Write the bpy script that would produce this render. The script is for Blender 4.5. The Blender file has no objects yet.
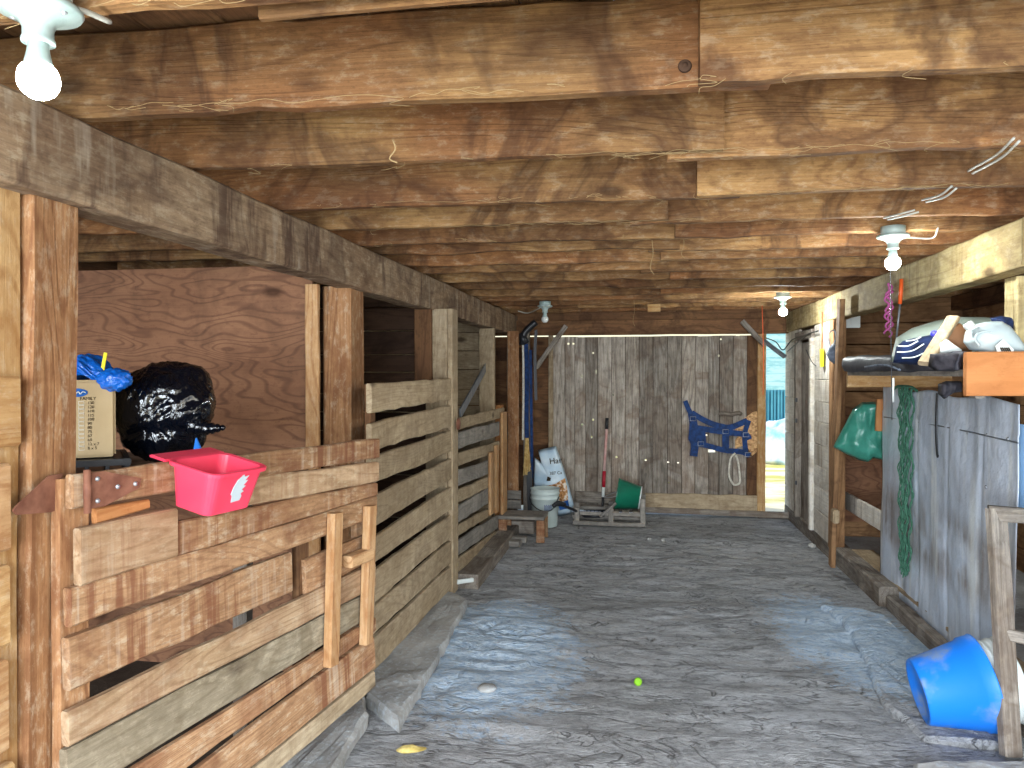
import bpy, bmesh, math, random
from mathutils import Vector, Matrix, noise

random.seed(11)
C = bpy.context.scene.collection
R = math.radians
V = Vector

# ------------------------------------------------------------------ camera, sky, sun, exposure
F = 760.0
EYE = V((0, 0, 1.5))
YAW = R(9.56)
PITCH = math.atan(10 / F)
cam = bpy.data.cameras.new('camera')
cam.sensor_width = 36
cam.lens = F / 1024 * 36
cam.clip_start = 0.05
camo = bpy.data.objects.new('camera', cam)
C.objects.link(camo)
camo.location = EYE
camo.rotation_euler = (math.pi / 2 - PITCH, 0, YAW)
bpy.context.scene.camera = camo

world = bpy.data.worlds.new('world')
bpy.context.scene.world = world
world.use_nodes = True
wn = world.node_tree.nodes
wl = world.node_tree.links
bg = wn['Background']
sky = wn.new('ShaderNodeTexSky')
sky.sky_type = 'NISHITA'
sky.sun_disc = False
sky.sun_elevation = R(48)
sky.sun_rotation = R(120)
sky.air_density = 1.4
sky.dust_density = 2.5
wl.new(sky.outputs[0], bg.inputs[0])
bg.inputs[1].default_value = 0.26

sun = bpy.data.lights.new('sun', 'SUN')
sun.energy = 2.6
sun.angle = R(0.6)
sun.color = (1, 0.93, 0.8)
suno = bpy.data.objects.new('sun', sun)
C.objects.link(suno)
SUN_DIR = V((-0.62, 0.34, -0.71)).normalized()
suno.rotation_euler = SUN_DIR.to_track_quat('-Z', 'Y').to_euler()

def area(name, loc, direction, sx, sy, power, col):
    l = bpy.data.lights.new(name, 'AREA')
    l.shape = 'RECTANGLE'
    l.size = sx; l.size_y = sy
    l.energy = power; l.color = col
    o = bpy.data.objects.new(name, l)
    C.objects.link(o)
    o.location = loc
    o.rotation_euler = V(direction).normalized().to_track_quat('-Z', 'Z').to_euler()
    return o
# daylight through the wide open doorway behind the camera, plus an added fill light at the right with no known source
area('doorway_daylight', (-0.7, -2.8, 1.9), (0.12, 1, -0.08), 4.5, 3.4, 680, (0.82, 0.91, 1.0))
area('right_fill', (2.3, 0.9, 1.3), (-1, 0.6, -0.1), 2.4, 1.7, 22, (0.9, 0.95, 1.0))

vs = bpy.context.scene.view_settings
bpy.context.scene.display_settings.display_device = 'sRGB'
vs.view_transform = 'Standard'
vs.look = 'None'
vs.gamma = 1.0
vs.use_curve_mapping = False
vs.exposure = 0.68

# ------------------------------------------------------------------ measuring
CAMR = Matrix.Rotation(YAW, 3, 'Z') @ Matrix.Rotation(-PITCH, 3, 'X')
def ray(px, py):
    return CAMR @ V(((px - 512) / F, 1, (384 - py) / F))
def P(px, py, X=None, Y=None, Z=None):
    d = ray(px, py)
    if X is not None: t = (X - EYE.x) / d.x
    elif Y is not None: t = (Y - EYE.y) / d.y
    else: t = (Z - EYE.z) / d.z
    return EYE + d * t
def Pp(px, py, p0, n):
    d = ray(px, py)
    t = (V(p0) - EYE).dot(n) / d.dot(n)
    return EYE + d * t

# ------------------------------------------------------------------ object helpers
WM = {}
def put(o, M, parent=None):
    WM[o.name] = M.copy()
    C.objects.link(o)
    if parent is not None:
        o.parent = parent
        o.matrix_basis = WM[parent.name].inverted() @ M
    else:
        o.matrix_basis = M
def tag(o, label=None, cat=None, group=None, kind=None):
    if label: o['label'] = label
    if cat: o['category'] = cat
    if group: o['group'] = group
    if kind: o['kind'] = kind
    return o
def thing(name, loc, label=None, cat=None, group=None, kind=None):
    o = bpy.data.objects.new(name, None)
    o.empty_display_size = 0.1
    put(o, Matrix.Translation(V(loc)))
    return tag(o, label, cat, group, kind)
def mobj(name, vf, mat, M=None, parent=None, smooth=False):
    me = bpy.data.meshes.new(name)
    me.from_pydata([tuple(v) for v in vf[0]], [], vf[1])
    bm = bmesh.new(); bm.from_mesh(me)
    bmesh.ops.recalc_face_normals(bm, faces=bm.faces)
    bm.to_mesh(me); bm.free()
    if smooth:
        for p in me.polygons: p.use_smooth = True
    me.materials.append(mat)
    o = bpy.data.objects.new(name, me)
    put(o, M or Matrix.Identity(4), parent)
    return o
def merge(*vfs):
    vs_, fs = [], []
    for a, b in vfs:
        n = len(vs_)
        vs_ += list(a); fs += [tuple(i + n for i in f) for f in b]
    return vs_, fs
def xf(vf, M):
    return [M @ V(v) for v in vf[0]], vf[1]
def local(vf, loc):
    T = V(loc)
    return [V(v) - T for v in vf[0]], vf[1]
def T(x, y=None, z=None):
    return Matrix.Translation(V(x) if y is None else V((x, y, z)))

def frame(a, b, up):
    a, b, up = V(a), V(b), V(up)
    x = (b - a).normalized()
    z = (up - x * up.dot(x)).normalized()
    y = z.cross(x)
    M = Matrix((x, y, z)).transposed().to_4x4()
    M.translation = a
    return M, (b - a).length
def beam_vf(L, w0, w1, t, seg=None, c=None, wob=0.003, edge=0.0, seed=None, t1=None):
    """board along X, width along Z, thickness along Y, chamfered, slightly irregular"""
    if seg is None: seg = max(2, int(L / 0.12))
    if c is None: c = min(0.006, t * 0.2)
    s = random.random() * 100 if seed is None else seed
    vs_, fs = [], []
    for i in range(seg + 1):
        u = i / seg
        w = w0 + (w1 - w0) * u
        x = L * u
        tt = t if t1 is None else t + (t1 - t) * u
        wt = noise.noise(V((x * 2.3, s, 0))) * wob * 1.6
        et = noise.noise(V((x * 7, s, 5))) * (wob + edge)
        eb = noise.noise(V((x * 7, s, 9))) * (wob + edge)
        wy = noise.noise(V((x * 1.4, s, 3))) * wob
        hz0, hz1 = -w / 2 + eb + wt, w / 2 + et + wt
        hy = tt / 2
        ex = (random.random() - .5) * 0.0
        ring = [(-hy, hz0 + c), (-hy, hz1 - c), (-hy + c, hz1), (hy - c, hz1), (hy, hz1 - c), (hy, hz0 + c), (hy - c, hz0), (-hy + c, hz0)]
        vs_ += [V((x + ex, y + wy, z)) for y, z in ring]
    for i in range(seg):
        for k in range(8):
            k2 = (k + 1) % 8
            fs.append((i * 8 + k, i * 8 + k2, (i + 1) * 8 + k2, (i + 1) * 8 + k))
    fs.append(tuple(range(7, -1, -1)))
    fs.append(tuple(seg * 8 + k for k in range(8)))
    return vs_, fs
def plank(name, a, b, w, t, mat, parent=None, up=(0, 0, 1), w1=None, **k):
    M, L = frame(a, b, up)
    return mobj(name, beam_vf(L, w, w if w1 is None else w1, t, **k), mat, M, parent)
def box_vf(sx, sy, sz, c=0.003):
    bm = bmesh.new()
    bmesh.ops.create_cube(bm, size=1)
    bmesh.ops.scale(bm, vec=(sx, sy, sz), verts=bm.verts)
    if c > 0:
        bmesh.ops.bevel(bm, geom=list(bm.edges), offset=c, segments=2, affect='EDGES')
    r = ([v.co.copy() for v in bm.verts], [tuple(v.index for v in f.verts) for f in bm.faces])
    bm.free()
    return r
def spline(pts, n=6):
    pts = [V(p) for p in pts]
    if len(pts) < 3: return pts
    out = []
    q = [2 * pts[0] - pts[1]] + pts + [2 * pts[-1] - pts[-2]]
    for i in range(1, len(q) - 2):
        for k in range(n):
            t = k / n
            a, b, c, d = q[i - 1], q[i], q[i + 1], q[i + 2]
            out.append(0.5 * ((2 * b) + (c - a) * t + (2 * a - 5 * b + 4 * c - d) * t * t + (3 * b - a - 3 * c + d) * t ** 3))
    out.append(pts[-1])
    return out
def sweep(pts, prof, up=None, rad=None, caps=True):
    """prof: list of (a,b) across the path; a along side, b along up"""
    vs_, fs = [], []
    n = len(prof); m = len(pts)
    prev = None
    for i, p in enumerate(pts):
        d = (pts[min(i + 1, m - 1)] - pts[max(i - 1, 0)])
        d = d.normalized() if d.length > 1e-9 else V((0, 0, 1))
        if up is not None: u = V(up)
        elif prev is not None: u = prev
        else: u = V((0, 0, 1)) if abs(d.z) < 0.9 else V((1, 0, 0))
        u = u - d * u.dot(d)
        u = u.normalized() if u.length > 1e-6 else d.orthogonal().normalized()
        prev = u
        s = d.cross(u)
        r = 1 if rad is None else rad[i]
        for a, b in prof: vs_.append(p + s * a * r + u * b * r)
    for i in range(m - 1):
        for k in range(n):
            k2 = (k + 1) % n
            fs.append((i * n + k, i * n + k2, (i + 1) * n + k2, (i + 1) * n + k))
    if caps:
        fs.append(tuple(range(n - 1, -1, -1)))
        fs.append(tuple((m - 1) * n + k for k in range(n)))
    return vs_, fs
def circ(r, n=8): return [(r * math.cos(2 * math.pi * i / n), r * math.sin(2 * math.pi * i / n)) for i in range(n)]
def tube_vf(pts, r, n=8, smooth=6, rad=None):
    p = spline(pts, smooth) if smooth > 1 else [V(q) for q in pts]
    return sweep(p, circ(r, n), rad=rad)
def ribbon_vf(pts, w, t, up, smooth=5):
    p = spline(pts, smooth) if smooth > 1 else [V(q) for q in pts]
    return sweep(p, [(-w / 2, -t / 2), (w / 2, -t / 2), (w / 2, t / 2), (-w / 2, t / 2)], up=up)
def lathe_vf(prof, seg=32, close=True):
    vs_, fs = [], []
    n = len(prof)
    for i in range(seg):
        a = 2 * math.pi * i / seg
        for r, z in prof: vs_.append(V((r * math.cos(a), r * math.sin(a), z)))
    for i in range(seg):
        j = (i + 1) % seg
        for k in range(n - 1):
            fs.append((i * n + k, j * n + k, j * n + k + 1, i * n + k + 1))
    if close:
        fs.append(tuple(i * n for i in range(seg)))
        fs.append(tuple(i * n + n - 1 for i in range(seg)))
    return vs_, fs
def prism_vf(poly, t):
    """poly in XZ, thickness along Y"""
    n = len(poly)
    vs_ = [V((x, -t / 2, z)) for x, z in poly] + [V((x, t / 2, z)) for x, z in poly]
    fs = [tuple(range(n)), tuple(range(2 * n - 1, n - 1, -1))]
    for i in range(n):
        j = (i + 1) % n
        fs.append((i, j, n + j, n + i))
    return vs_, fs
def grid_vf(nx, ny, fn):
    vs_ = [fn(i / nx, j / ny) for j in range(ny + 1) for i in range(nx + 1)]
    fs = [(j * (nx + 1) + i, j * (nx + 1) + i + 1, (j + 1) * (nx + 1) + i + 1, (j + 1) * (nx + 1) + i) for j in range(ny) for i in range(nx)]
    return vs_, fs
def solid(o, t, off=0):
    m = o.modifiers.new('solid', 'SOLIDIFY'); m.thickness = t; m.offset = off
    return o
def blob_vf(sub, fn):
    bm = bmesh.new()
    bmesh.ops.create_icosphere(bm, subdivisions=sub, radius=1)
    r = ([V(fn(v.co.normalized())) for v in bm.verts], [tuple(v.index for v in f.verts) for f in bm.faces])
    bm.free()
    return r
def text_vf(s, size, ext=0.0006):
    cu = bpy.data.curves.new('t', 'FONT')
    cu.body = s; cu.size = size; cu.extrude = ext
    o = bpy.data.objects.new('t', cu)
    C.objects.link(o)
    dg = bpy.context.evaluated_depsgraph_get()
    me = bpy.data.meshes.new_from_object(o.evaluated_get(dg))
    r = ([v.co.copy() for v in me.vertices], [tuple(p.vertices) for p in me.polygons])
    bpy.data.objects.remove(o); bpy.data.curves.remove(cu); bpy.data.meshes.remove(me)
    return r

# ------------------------------------------------------------------ materials
def lin(h):
    c = [int(h[i:i + 2], 16) / 255 for i in (0, 2, 4)]
    return tuple(x / 12.92 if x <= 0.04045 else ((x + 0.055) / 1.055) ** 2.4 for x in c) + (1,)
class NT:
    def __init__(s, name):
        s.m = bpy.data.materials.new(name); s.m.use_nodes = True
        s.n = s.m.node_tree.nodes; s.l = s.m.node_tree.links
        s.b = s.n['Principled BSDF']
    def node(s, t, **k):
        x = s.n.new(t)
        for a, b in k.items(): setattr(x, a, b)
        return x
    def lk(s, a, b): s.l.new(a, b)
    def coords(s, rnd=True):
        tc = s.node('ShaderNodeTexCoord')
        if not rnd: return tc.outputs['Object']
        oi = s.node('ShaderNodeObjectInfo')
        m = s.node('ShaderNodeVectorMath', operation='MULTIPLY_ADD')
        cx = s.node('ShaderNodeCombineXYZ')
        for i, f in enumerate((37.0, 19.0, 53.0)):
            q = s.node('ShaderNodeMath', operation='MULTIPLY'); q.inputs[1].default_value = f
            s.lk(oi.outputs['Random'], q.inputs[0]); s.lk(q.outputs[0], cx.inputs[i])
        m.inputs[1].default_value = (1, 1, 1)
        s.lk(tc.outputs['Object'], m.inputs[0]); s.lk(cx.outputs[0], m.inputs[2])
        s.rand = oi.outputs['Random']
        return m.outputs[0]
    def noise(s, co, scale, vec=(1, 1, 1), detail=4, rough=0.55, dist=0):
        mp = s.node('ShaderNodeVectorMath', operation='MULTIPLY'); mp.inputs[1].default_value = vec
        s.lk(co, mp.inputs[0])
        x = s.node('ShaderNodeTexNoise')
        x.inputs['Scale'].default_value = scale; x.inputs['Detail'].default_value = detail
        x.inputs['Roughness'].default_value = rough; x.inputs['Distortion'].default_value = dist
        s.lk(mp.outputs[0], x.inputs['Vector'])
        return x.outputs['Fac']
    def ramp(s, f, stops):
        r = s.node('ShaderNodeValToRGB')
        e = r.color_ramp.elements
        while len(e) < len(stops): e.new(0.5)
        for el, (p, c) in zip(e, stops):
            el.position = p
            el.color = c if isinstance(c, tuple) else (c, c, c, 1)
        s.lk(f, r.inputs[0]); return r.outputs[0]
    def math(s, op, a, b=None, c=None):
        m = s.node('ShaderNodeMath', operation=op)
        for i, v in enumerate((a, b, c)):
            if v is None: continue
            if isinstance(v, (int, float)): m.inputs[i].default_value = v
            else: s.lk(v, m.inputs[i])
        return m.outputs[0]
    def mix(s, f, a, b, mode='MIX'):
        m = s.node('ShaderNodeMix', data_type='RGBA', blend_type=mode)
        for sock, v in ((m.inputs[0], f), (m.inputs[6], a), (m.inputs[7], b)):
            if isinstance(v, (int, float)): sock.default_value = v
            elif isinstance(v, tuple): sock.default_value = v
            else: s.lk(v, sock)
        return m.outputs[2]
    def bump(s, h, dist=0.002, strength=0.6):
        b = s.node('ShaderNodeBump'); b.inputs['Distance'].default_value = dist; b.inputs['Strength'].default_value = strength
        s.lk(h, b.inputs['Height']); s.lk(b.outputs[0], s.b.inputs['Normal'])
    def done(s, col, rough=0.8, spec=0.25):
        if isinstance(col, tuple): s.b.inputs['Base Color'].default_value = col
        else: s.lk(col, s.b.inputs['Base Color'])
        if isinstance(rough, (int, float)): s.b.inputs['Roughness'].default_value = rough
        else: s.lk(rough, s.b.inputs['Roughness'])
        s.b.inputs['Specular IOR Level'].default_value = spec
        return s.m

def wood(name, lo, hi, dark, stain, stain_amt=0.6, ring=0.45, ringk=26, fine=0.5, drip=0.0, dripcol='4a2a1c', lighten=0.0, var=0.25, bump=0.0025, sat=0.0, vec=(0.5, 4, 4), redspot=None, dripf=26):
    t = NT(name)
    co = t.coords()
    blotch = t.noise(co, 1.6, (1, 2.2, 2.2), 3, 0.5)
    col = t.mix(t.ramp(blotch, [(0.3, 0.0), (0.7, 1.0)]), lin(lo), lin(hi))
    if redspot:
        rs = t.noise(co, 0.9, (1.0, 1.6, 1.6), 2)
        col = t.mix(t.ramp(rs, [(0.48, 0.0), (0.62, 0.75)]), col, lin(redspot))
    # growth rings: contour lines of a stretched noise
    a = t.noise(co, 1.0, vec, 2, 0.45, 0.3)
    rg = t.math('SINE', t.math('MULTIPLY', a, ringk * 6.283))
    rgm = t.ramp(rg, [(0.35, 0.0), (1.0, 1.0)])
    col = t.mix(t.math('MULTIPLY', rgm, ring), col, lin(dark))
    # fibres
    fb = t.noise(co, 1.0, (4, 130, 130), 3, 0.7)
    fbm = t.ramp(fb, [(0.38, 1.0), (0.62, 0.0)])
    col = t.mix(t.math('MULTIPLY', fbm, fine * 0.5), col, lin(dark))
    # dust / fuzz
    du = t.noise(co, 34, (0.45, 1, 1), 5, 0.75)
    col = t.mix(t.math('MULTIPLY', t.ramp(du, [(0.52, 0.0), (0.64, 1.0)]), lighten), col, lin('d6c6aa'))
    col = t.mix(t.math('MULTIPLY', t.ramp(du, [(0.36, 1.0), (0.46, 0.0)]), 0.35), col, lin(dark))
    # water stains with wavering edges
    st = t.noise(co, 1.5, (1.3, 1.1, 1.1), 5, 0.55, 0.9)
    sm = t.ramp(st, [(0.50, 0.0), (0.56, 1.0), (0.60, 0.55), (0.75, 0.75)])
    col = t.mix(t.math('MULTIPLY', sm, stain_amt), col, lin(stain))
    gr = t.noise(co, 9, (0.7, 1.3, 1.3), 5, 0.65)
    col = t.mix(t.math('MULTIPLY', t.ramp(gr, [(0.46, 0.0), (0.68, 1.0)]), 0.35), col, lin(dark))
    if drip:
        dr = t.noise(co, 1.0, (dripf, 8, 1.6), 4, 0.65)
        msk = t.noise(co, 2.2, (1, 1, 0.6), 2)
        dm = t.math('MULTIPLY', t.ramp(dr, [(0.5, 0.0), (0.6, 1.0)]), t.ramp(msk, [(0.42, 0.0), (0.58, 1.0)]))
        col = t.mix(t.math('MULTIPLY', dm, drip), col, lin(dripcol))
        dl = t.math('MULTIPLY', t.ramp(dr, [(0.34, 1.0), (0.44, 0.0)]), t.ramp(msk, [(0.42, 0.0), (0.58, 1.0)]))
        col = t.mix(t.math('MULTIPLY', dl, drip * 0.5), col, lin('c8bba8'))
    # knots
    vo = t.node('ShaderNodeTexVoronoi'); vo.inputs['Scale'].default_value = 1.0
    mp = t.node('ShaderNodeVectorMath', operation='MULTIPLY'); mp.inputs[1].default_value = (1.7, 3.5, 3.5)
    t.lk(co, mp.inputs[0]); t.lk(mp.outputs[0], vo.inputs['Vector'])
    kn = t.ramp(vo.outputs['Distance'], [(0.05, 1.0), (0.12, 0.0)])
    col = t.mix(t.math('MULTIPLY', kn, 0.7), col, lin('2e1a10'))
    hv = t.node('ShaderNodeHueSaturation')
    t.lk(t.math('MULTIPLY_ADD', t.rand, var * 2, 1 - var), hv.inputs['Value'])
    hv.inputs['Saturation'].default_value = 1.0 + sat
    t.lk(col, hv.inputs['Color'])
    h = t.math('ADD', t.math('MULTIPLY', fb, 0.8), t.math('ADD', t.math('MULTIPLY', du, 0.5), t.math('MULTIPLY', rgm, -0.25)))
    t.bump(h, bump, 0.8)
    return t.done(hv.outputs[0], 0.82, 0.2)

W_JOIST = wood('joist_wood', '805c3c', 'a88254', '4e301e', '422a1c', 0.68, 0.3, 26, 0.6, lighten=0.18, var=0.2, redspot='8e5e3a', bump=0.004)
W_BEAM = wood('beam_wood', '8a6e54', 'b0977a', '4a3325', '443029', 0.5, 0.22, 12, 0.5, drip=0.8, dripcol='4a342b', lighten=0.3, var=0.05, dripf=9)
W_BEAMY = wood('pale_beam_wood', 'a08a5e', 'cbb988', '6a5232', '5a4a38', 0.45, 0.3, 14, 0.5, drip=0.35, lighten=0.3, var=0.05)
W_POST = wood('post_wood', '966e4b', 'b48860', '6b4128', '6b4128', 0.35, 0.5, 16, 0.8, lighten=0.3, var=0.05)
W_YEL = wood('yellow_wood', 'a88254', 'cba776', '8a5a2c', '8a5a32', 0.3, 0.4, 20, 0.5, lighten=0.3, var=0.05)
W_GATE = wood('gate_wood', '94704f', 'b48d69', '664430', '74452e', 0.45, 0.3, 40, 0.6, drip=0.7, dripcol='6e3f2a', lighten=0.35, var=0.10)
W_GATEP = wood('pale_gate_wood', 'a08262', 'bea182', '75583c', '7a5238', 0.35, 0.4, 30, 0.4, drip=0.35, dripcol='7a4e38', lighten=0.3, var=0.06)
W_FENCE = wood('fence_wood', 'a38f72', 'bfab8e', '6e5840', '7d6a54', 0.4, 0.25, 26, 0.45, drip=0.25, dripcol='7a6650', lighten=0.25, var=0.10)
W_GREYF = wood('grey_fence_wood', '86807a', 'a69e94', '55504a', '5d5a55', 0.4, 0.3, 18, 0.5, drip=0.2, dripcol='5d5a55', lighten=0.1, var=0.12)
W_WARMG = wood('warm_grey_wood', '90836e', 'b0a48e', '5e5240', '6a5a44', 0.5, 0.35, 24, 0.6, lighten=0.3, var=0.03)
W_GREY = wood('grey_weathered_wood', '857b70', 'a9a096', '4d433a', '5a4636', 0.5, 0.35, 14, 0.9, drip=0.0, lighten=0.15, var=0.16)
W_BACK = wood('back_wall_wood', '93877a', 'b8aea2', '4a4038', '6a5240', 0.5, 0.4, 12, 1.0, lighten=0.12, var=0.32)
W_ORNG = wood('orange_wood', 'a87444', 'c48c5c', '8a4a22', '8a5430', 0.2, 0.4, 18, 0.4, var=0.05)
W_PLY = wood('plywood', '825c44', '9c7256', '52352a', '4c362a', 0.3, 0.5, 22, 0.25, lighten=0.0, var=0.02, vec=(1.1, 4.2, 4.2))
W_BROWN = wood('brown_wood', '6b4a33', '8c6645', '3c271a', '36241a', 0.5, 0.35, 14, 0.5, var=0.15)
W_SHADEKNOT = wood('shade_and_knot_wood', '46342a', '5c4434', '2a1b14', '241812', 0.5, 0.35, 14, 0.5, var=0.15)  # stall and seam shade put into the wood colour; knots use it too
W_BAY = wood('bay_plank_wood', '94704e', 'b48a62', '4f3322', '4a3020', 0.45, 0.35, 14, 0.5, var=0.15)
W_DECK = wood('deck_wood', '6a4c35', '8a6647', '3a261a', '36241a', 0.5, 0.35, 14, 0.5, var=0.15)
W_WHITE = wood('whitewashed_wood', 'cdc7bd', 'efeae0', '968c80', 'a3937f', 0.5, 0.15, 8, 0.6, drip=0.5, dripcol='7d6c5e', lighten=0.5, var=0.05)
W_NEW = wood('latch_wood', 'ab845a', 'c8a278', '8a5a34', '93643c', 0.3, 0.5, 18, 0.5, lighten=0.2, var=0.05)
W_BRIGHT = wood('sawn_orange_wood', 'bb7a48', 'c88a58', '9c6036', 'b8733f', 0.2, 0.25, 10, 0.25, var=0.0)

def plain(name, c, rough=0.5, spec=0.4, c2=None, nscale=8, metal=0, bump=0, bscale=30, trans=0):
    t = NT(name)
    co = t.coords(False)
    n = t.noise(co, nscale, detail=5)
    c2 = c2 or c
    col = t.mix(t.ramp(n, [(0.38, 0.0), (0.65, 1.0)]), lin(c), lin(c2))
    if bump:
        t.bump(t.noise(co, bscale, detail=4), bump, 0.8)
    t.b.inputs['Metallic'].default_value = metal
    if trans: t.b.inputs['Transmission Weight'].default_value = trans
    return t.done(col, rough, spec)
M_RED = plain('pink_plastic', 'ea4560', 0.38, 0.5, 'e03a55', 5)
M_DIRT = plain('dust', '8d8378', 0.9, 0.1, 'a59b90')
M_WHT = plain('white_plastic', 'dfe3df', 0.35, 0.5, 'd0d6d2', 6)
M_CARD = plain('cardboard', 'b09a78', 0.85, 0.2, 'a18b69', 4)
M_BLUEBAG = plain('blue_film', '1668c8', 0.22, 0.6, '0d56b4', 20, bump=0.01, bscale=40)
M_BLK = plain('black_plastic', '1c1c20', 0.4, 0.5, '26262a')
M_INK = plain('dark_ink', '3a342c', 0.8, 0.1)
M_LOGO = plain('logo_blue', '1c5296', 0.6, 0.2)
M_CREAM = plain('logo_white', 'd8dcd8', 0.6, 0.2)
M_YEL = plain('yellow_plastic', 'e6dc2a', 0.5, 0.4)
M_TEAL = plain('green_film', '3f8a78', 0.3, 0.5, '2f7564', 10, bump=0.006, bscale=25)
M_GRN = plain('green_plastic', '0f6e54', 0.35, 0.5, '0b5c46', 6)
M_NET = plain('green_rope', '4f7d68', 0.8, 0.2, '36604c', 30)
M_STRAP = plain('blue_webbing', '0e2850', 0.65, 0.25, '173c74', 25)
M_NAVY = plain('navy_fabric', '121e3c', 0.7, 0.3, '1c2f5a', 20)
M_BLKFAB = plain('black_fabric', '2c2a30', 0.7, 0.3, '413e44', 30, bump=0.01, bscale=30)
M_GALV = plain('galvanised_fixture', 'a9b8b4', 0.35, 0.5, '8fa19d', 15)
M_PINK = plain('pink_rope', 'b0578c', 0.7, 0.2)
M_ORNPL = plain('orange_plastic', 'd2551f', 0.5, 0.4)
M_ROPE = plain('white_rope', 'd8d2c4', 0.8, 0.2, 'b8b0a2', 40)
M_STRAW = plain('straw', 'c9ac74', 0.85, 0.2, 'a8864e', 30)
M_COB = plain('cobweb', '9c845f', 0.9, 0.1)
M_WIRE = plain('white_cable', 'b8b6ac', 0.5, 0.3)
M_STEEL = plain('dull_steel', '8b8f94', 0.45, 0.5, '6f7378', 12, metal=0.4)
M_PALEBLUE = plain('blue_lit_panel', 'b8dcfa', 0.5, 0.3, 'a8d0f2', 5)  # bluish light on the panel put into its base colour
M_JUG = plain('jug_plastic', 'b9c6c8', 0.3, 0.5, 'a8b6ba', 6)
M_LABEL = plain('paper_label', 'd9dcd8', 0.7, 0.2)
M_BROWNP = plain('brown_paper', 'a87a58', 0.8, 0.2, '946746', 6)
M_GREYCL = plain('grey_cloth', '7f8a9c', 0.8, 0.2, '59616f', 14, bump=0.01)
M_DARK = plain('dark_sheet', '2f2f38', 0.55, 0.35, '47474f', 5, bump=0.004, bscale=15)
M_STONE = plain('pale_stone', 'b4b2ac', 0.9, 0.1, '8e8c88', 30)
M_LEAF = plain('dry_leaf', 'd8c47c', 0.7, 0.2, 'b8a058', 30)
M_BALL = plain('green_felt', '8fc63a', 0.9, 0.1, '7ab02c', 30)
M_SUNPATCH = plain('painted_sun_patch', 'd8ae7c', 0.9, 0.1, '8a6040', 34, bump=0.01, bscale=40)  # mottled tan standing in for sunlight on the back wall
M_RUST = plain('rusty_iron', '8a5c48', 0.7, 0.4, '6a4030', 18, bump=0.001, bscale=60, metal=0.15)
M_ZINC = plain('zinc_nail', 'a9abaf', 0.4, 0.6, metal=0.6)
M_SKYBLUE = plain('blue_plastic', '1e7de0', 0.42, 0.45, '1670d2', 4)

def blue_tub_mat():
    t = NT('scuffed_blue_plastic')
    co = t.coords(False)
    a = t.noise(co, 5, detail=4); b = t.noise(co, 22, detail=5, rough=0.7)
    m = t.math('MULTIPLY', t.ramp(a, [(0.5, 0.0), (0.62, 1.0)]), t.ramp(b, [(0.4, 0.3), (0.6, 1.0)]))
    col = t.mix(t.math('MULTIPLY', m, 0.75), lin('187ae2'), lin('8494a8'))
    return t.done(col, 0.45, 0.4)
M_TUB = blue_tub_mat()

def bag_mat():
    t = NT('glossy_black_film')
    co = t.coords(False)
    a = t.noise(co, 14, (1, 1, 0.5), 2, 0.5, 2.5)
    t.bump(a, 0.02, 0.7)
    return t.done(lin('050810'), 0.13, 0.7)
M_BAG = bag_mat()

def sheet_mat():
    t = NT('grey_sheet_metal')
    co = t.coords(False)
    a = t.noise(co, 2.2, (1, 1, 0.8), 4, 0.6); b = t.noise(co, 5, (1, 3, 0.5), 5, 0.65)
    c = t.noise(co, 18, (1, 1, 1), 5, 0.7)
    col = t.mix(t.ramp(a, [(0.35, 0.0), (0.65, 1.0)]), lin('bcc6d4'), lin('dae2ee'))
    # brown rub marks in the lower half
    sep = t.node('ShaderNodeSeparateXYZ'); t.lk(co, sep.inputs[0])
    st = t.noise(co, 1.0, (1, 22, 2.2), 4, 0.6)
    pt = t.noise(co, 2.6, (1, 1, 0.9), 3, 0.5)
    zb = t.math('MULTIPLY', t.ramp(sep.outputs[2], [(0.30, 0.0), (0.42, 1.0), (0.66, 1.0), (0.80, 0.0)]), t.ramp(pt, [(0.36, 0.0), (0.46, 1.0)]))
    zb = t.math('MULTIPLY', zb, t.ramp(st, [(0.35, 0.35), (0.6, 1.0)]))
    col = t.mix(t.math('MULTIPLY', zb, 0.8), col, lin('7a6a5c'))
    pale = t.math('MULTIPLY', t.ramp(sep.outputs[2], [(0.0, 0.6), (0.2, 0.0)]), 0.5)
    col = t.mix(t.math('MULTIPLY', t.ramp(t.noise(co, 1.0, (1, 9, 0.9), 3, 0.5), [(0.56, 0.0), (0.68, 1.0)]), 0.5), col, lin('eef0ea'))  # pale upright streaks: crease highlights put into the colour
    col = t.mix(t.math('MULTIPLY', t.ramp(c, [(0.55, 0.0), (0.75, 1.0)]), 0.35), col, lin('dfe3e8'))
    col = t.mix(t.math('MULTIPLY', t.ramp(b, [(0.52, 0.0), (0.66, 1.0)]), 0.4), col, lin('8d949f'))
    t.b.inputs['Metallic'].default_value = 0.15
    t.bump(t.noise(co, 6, detail=4), 0.03, 0.6)
    return t.done(col, t.ramp(c, [(0.3, 0.32), (0.7, 0.55)]), 0.5)
M_SHEET = sheet_mat()

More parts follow.
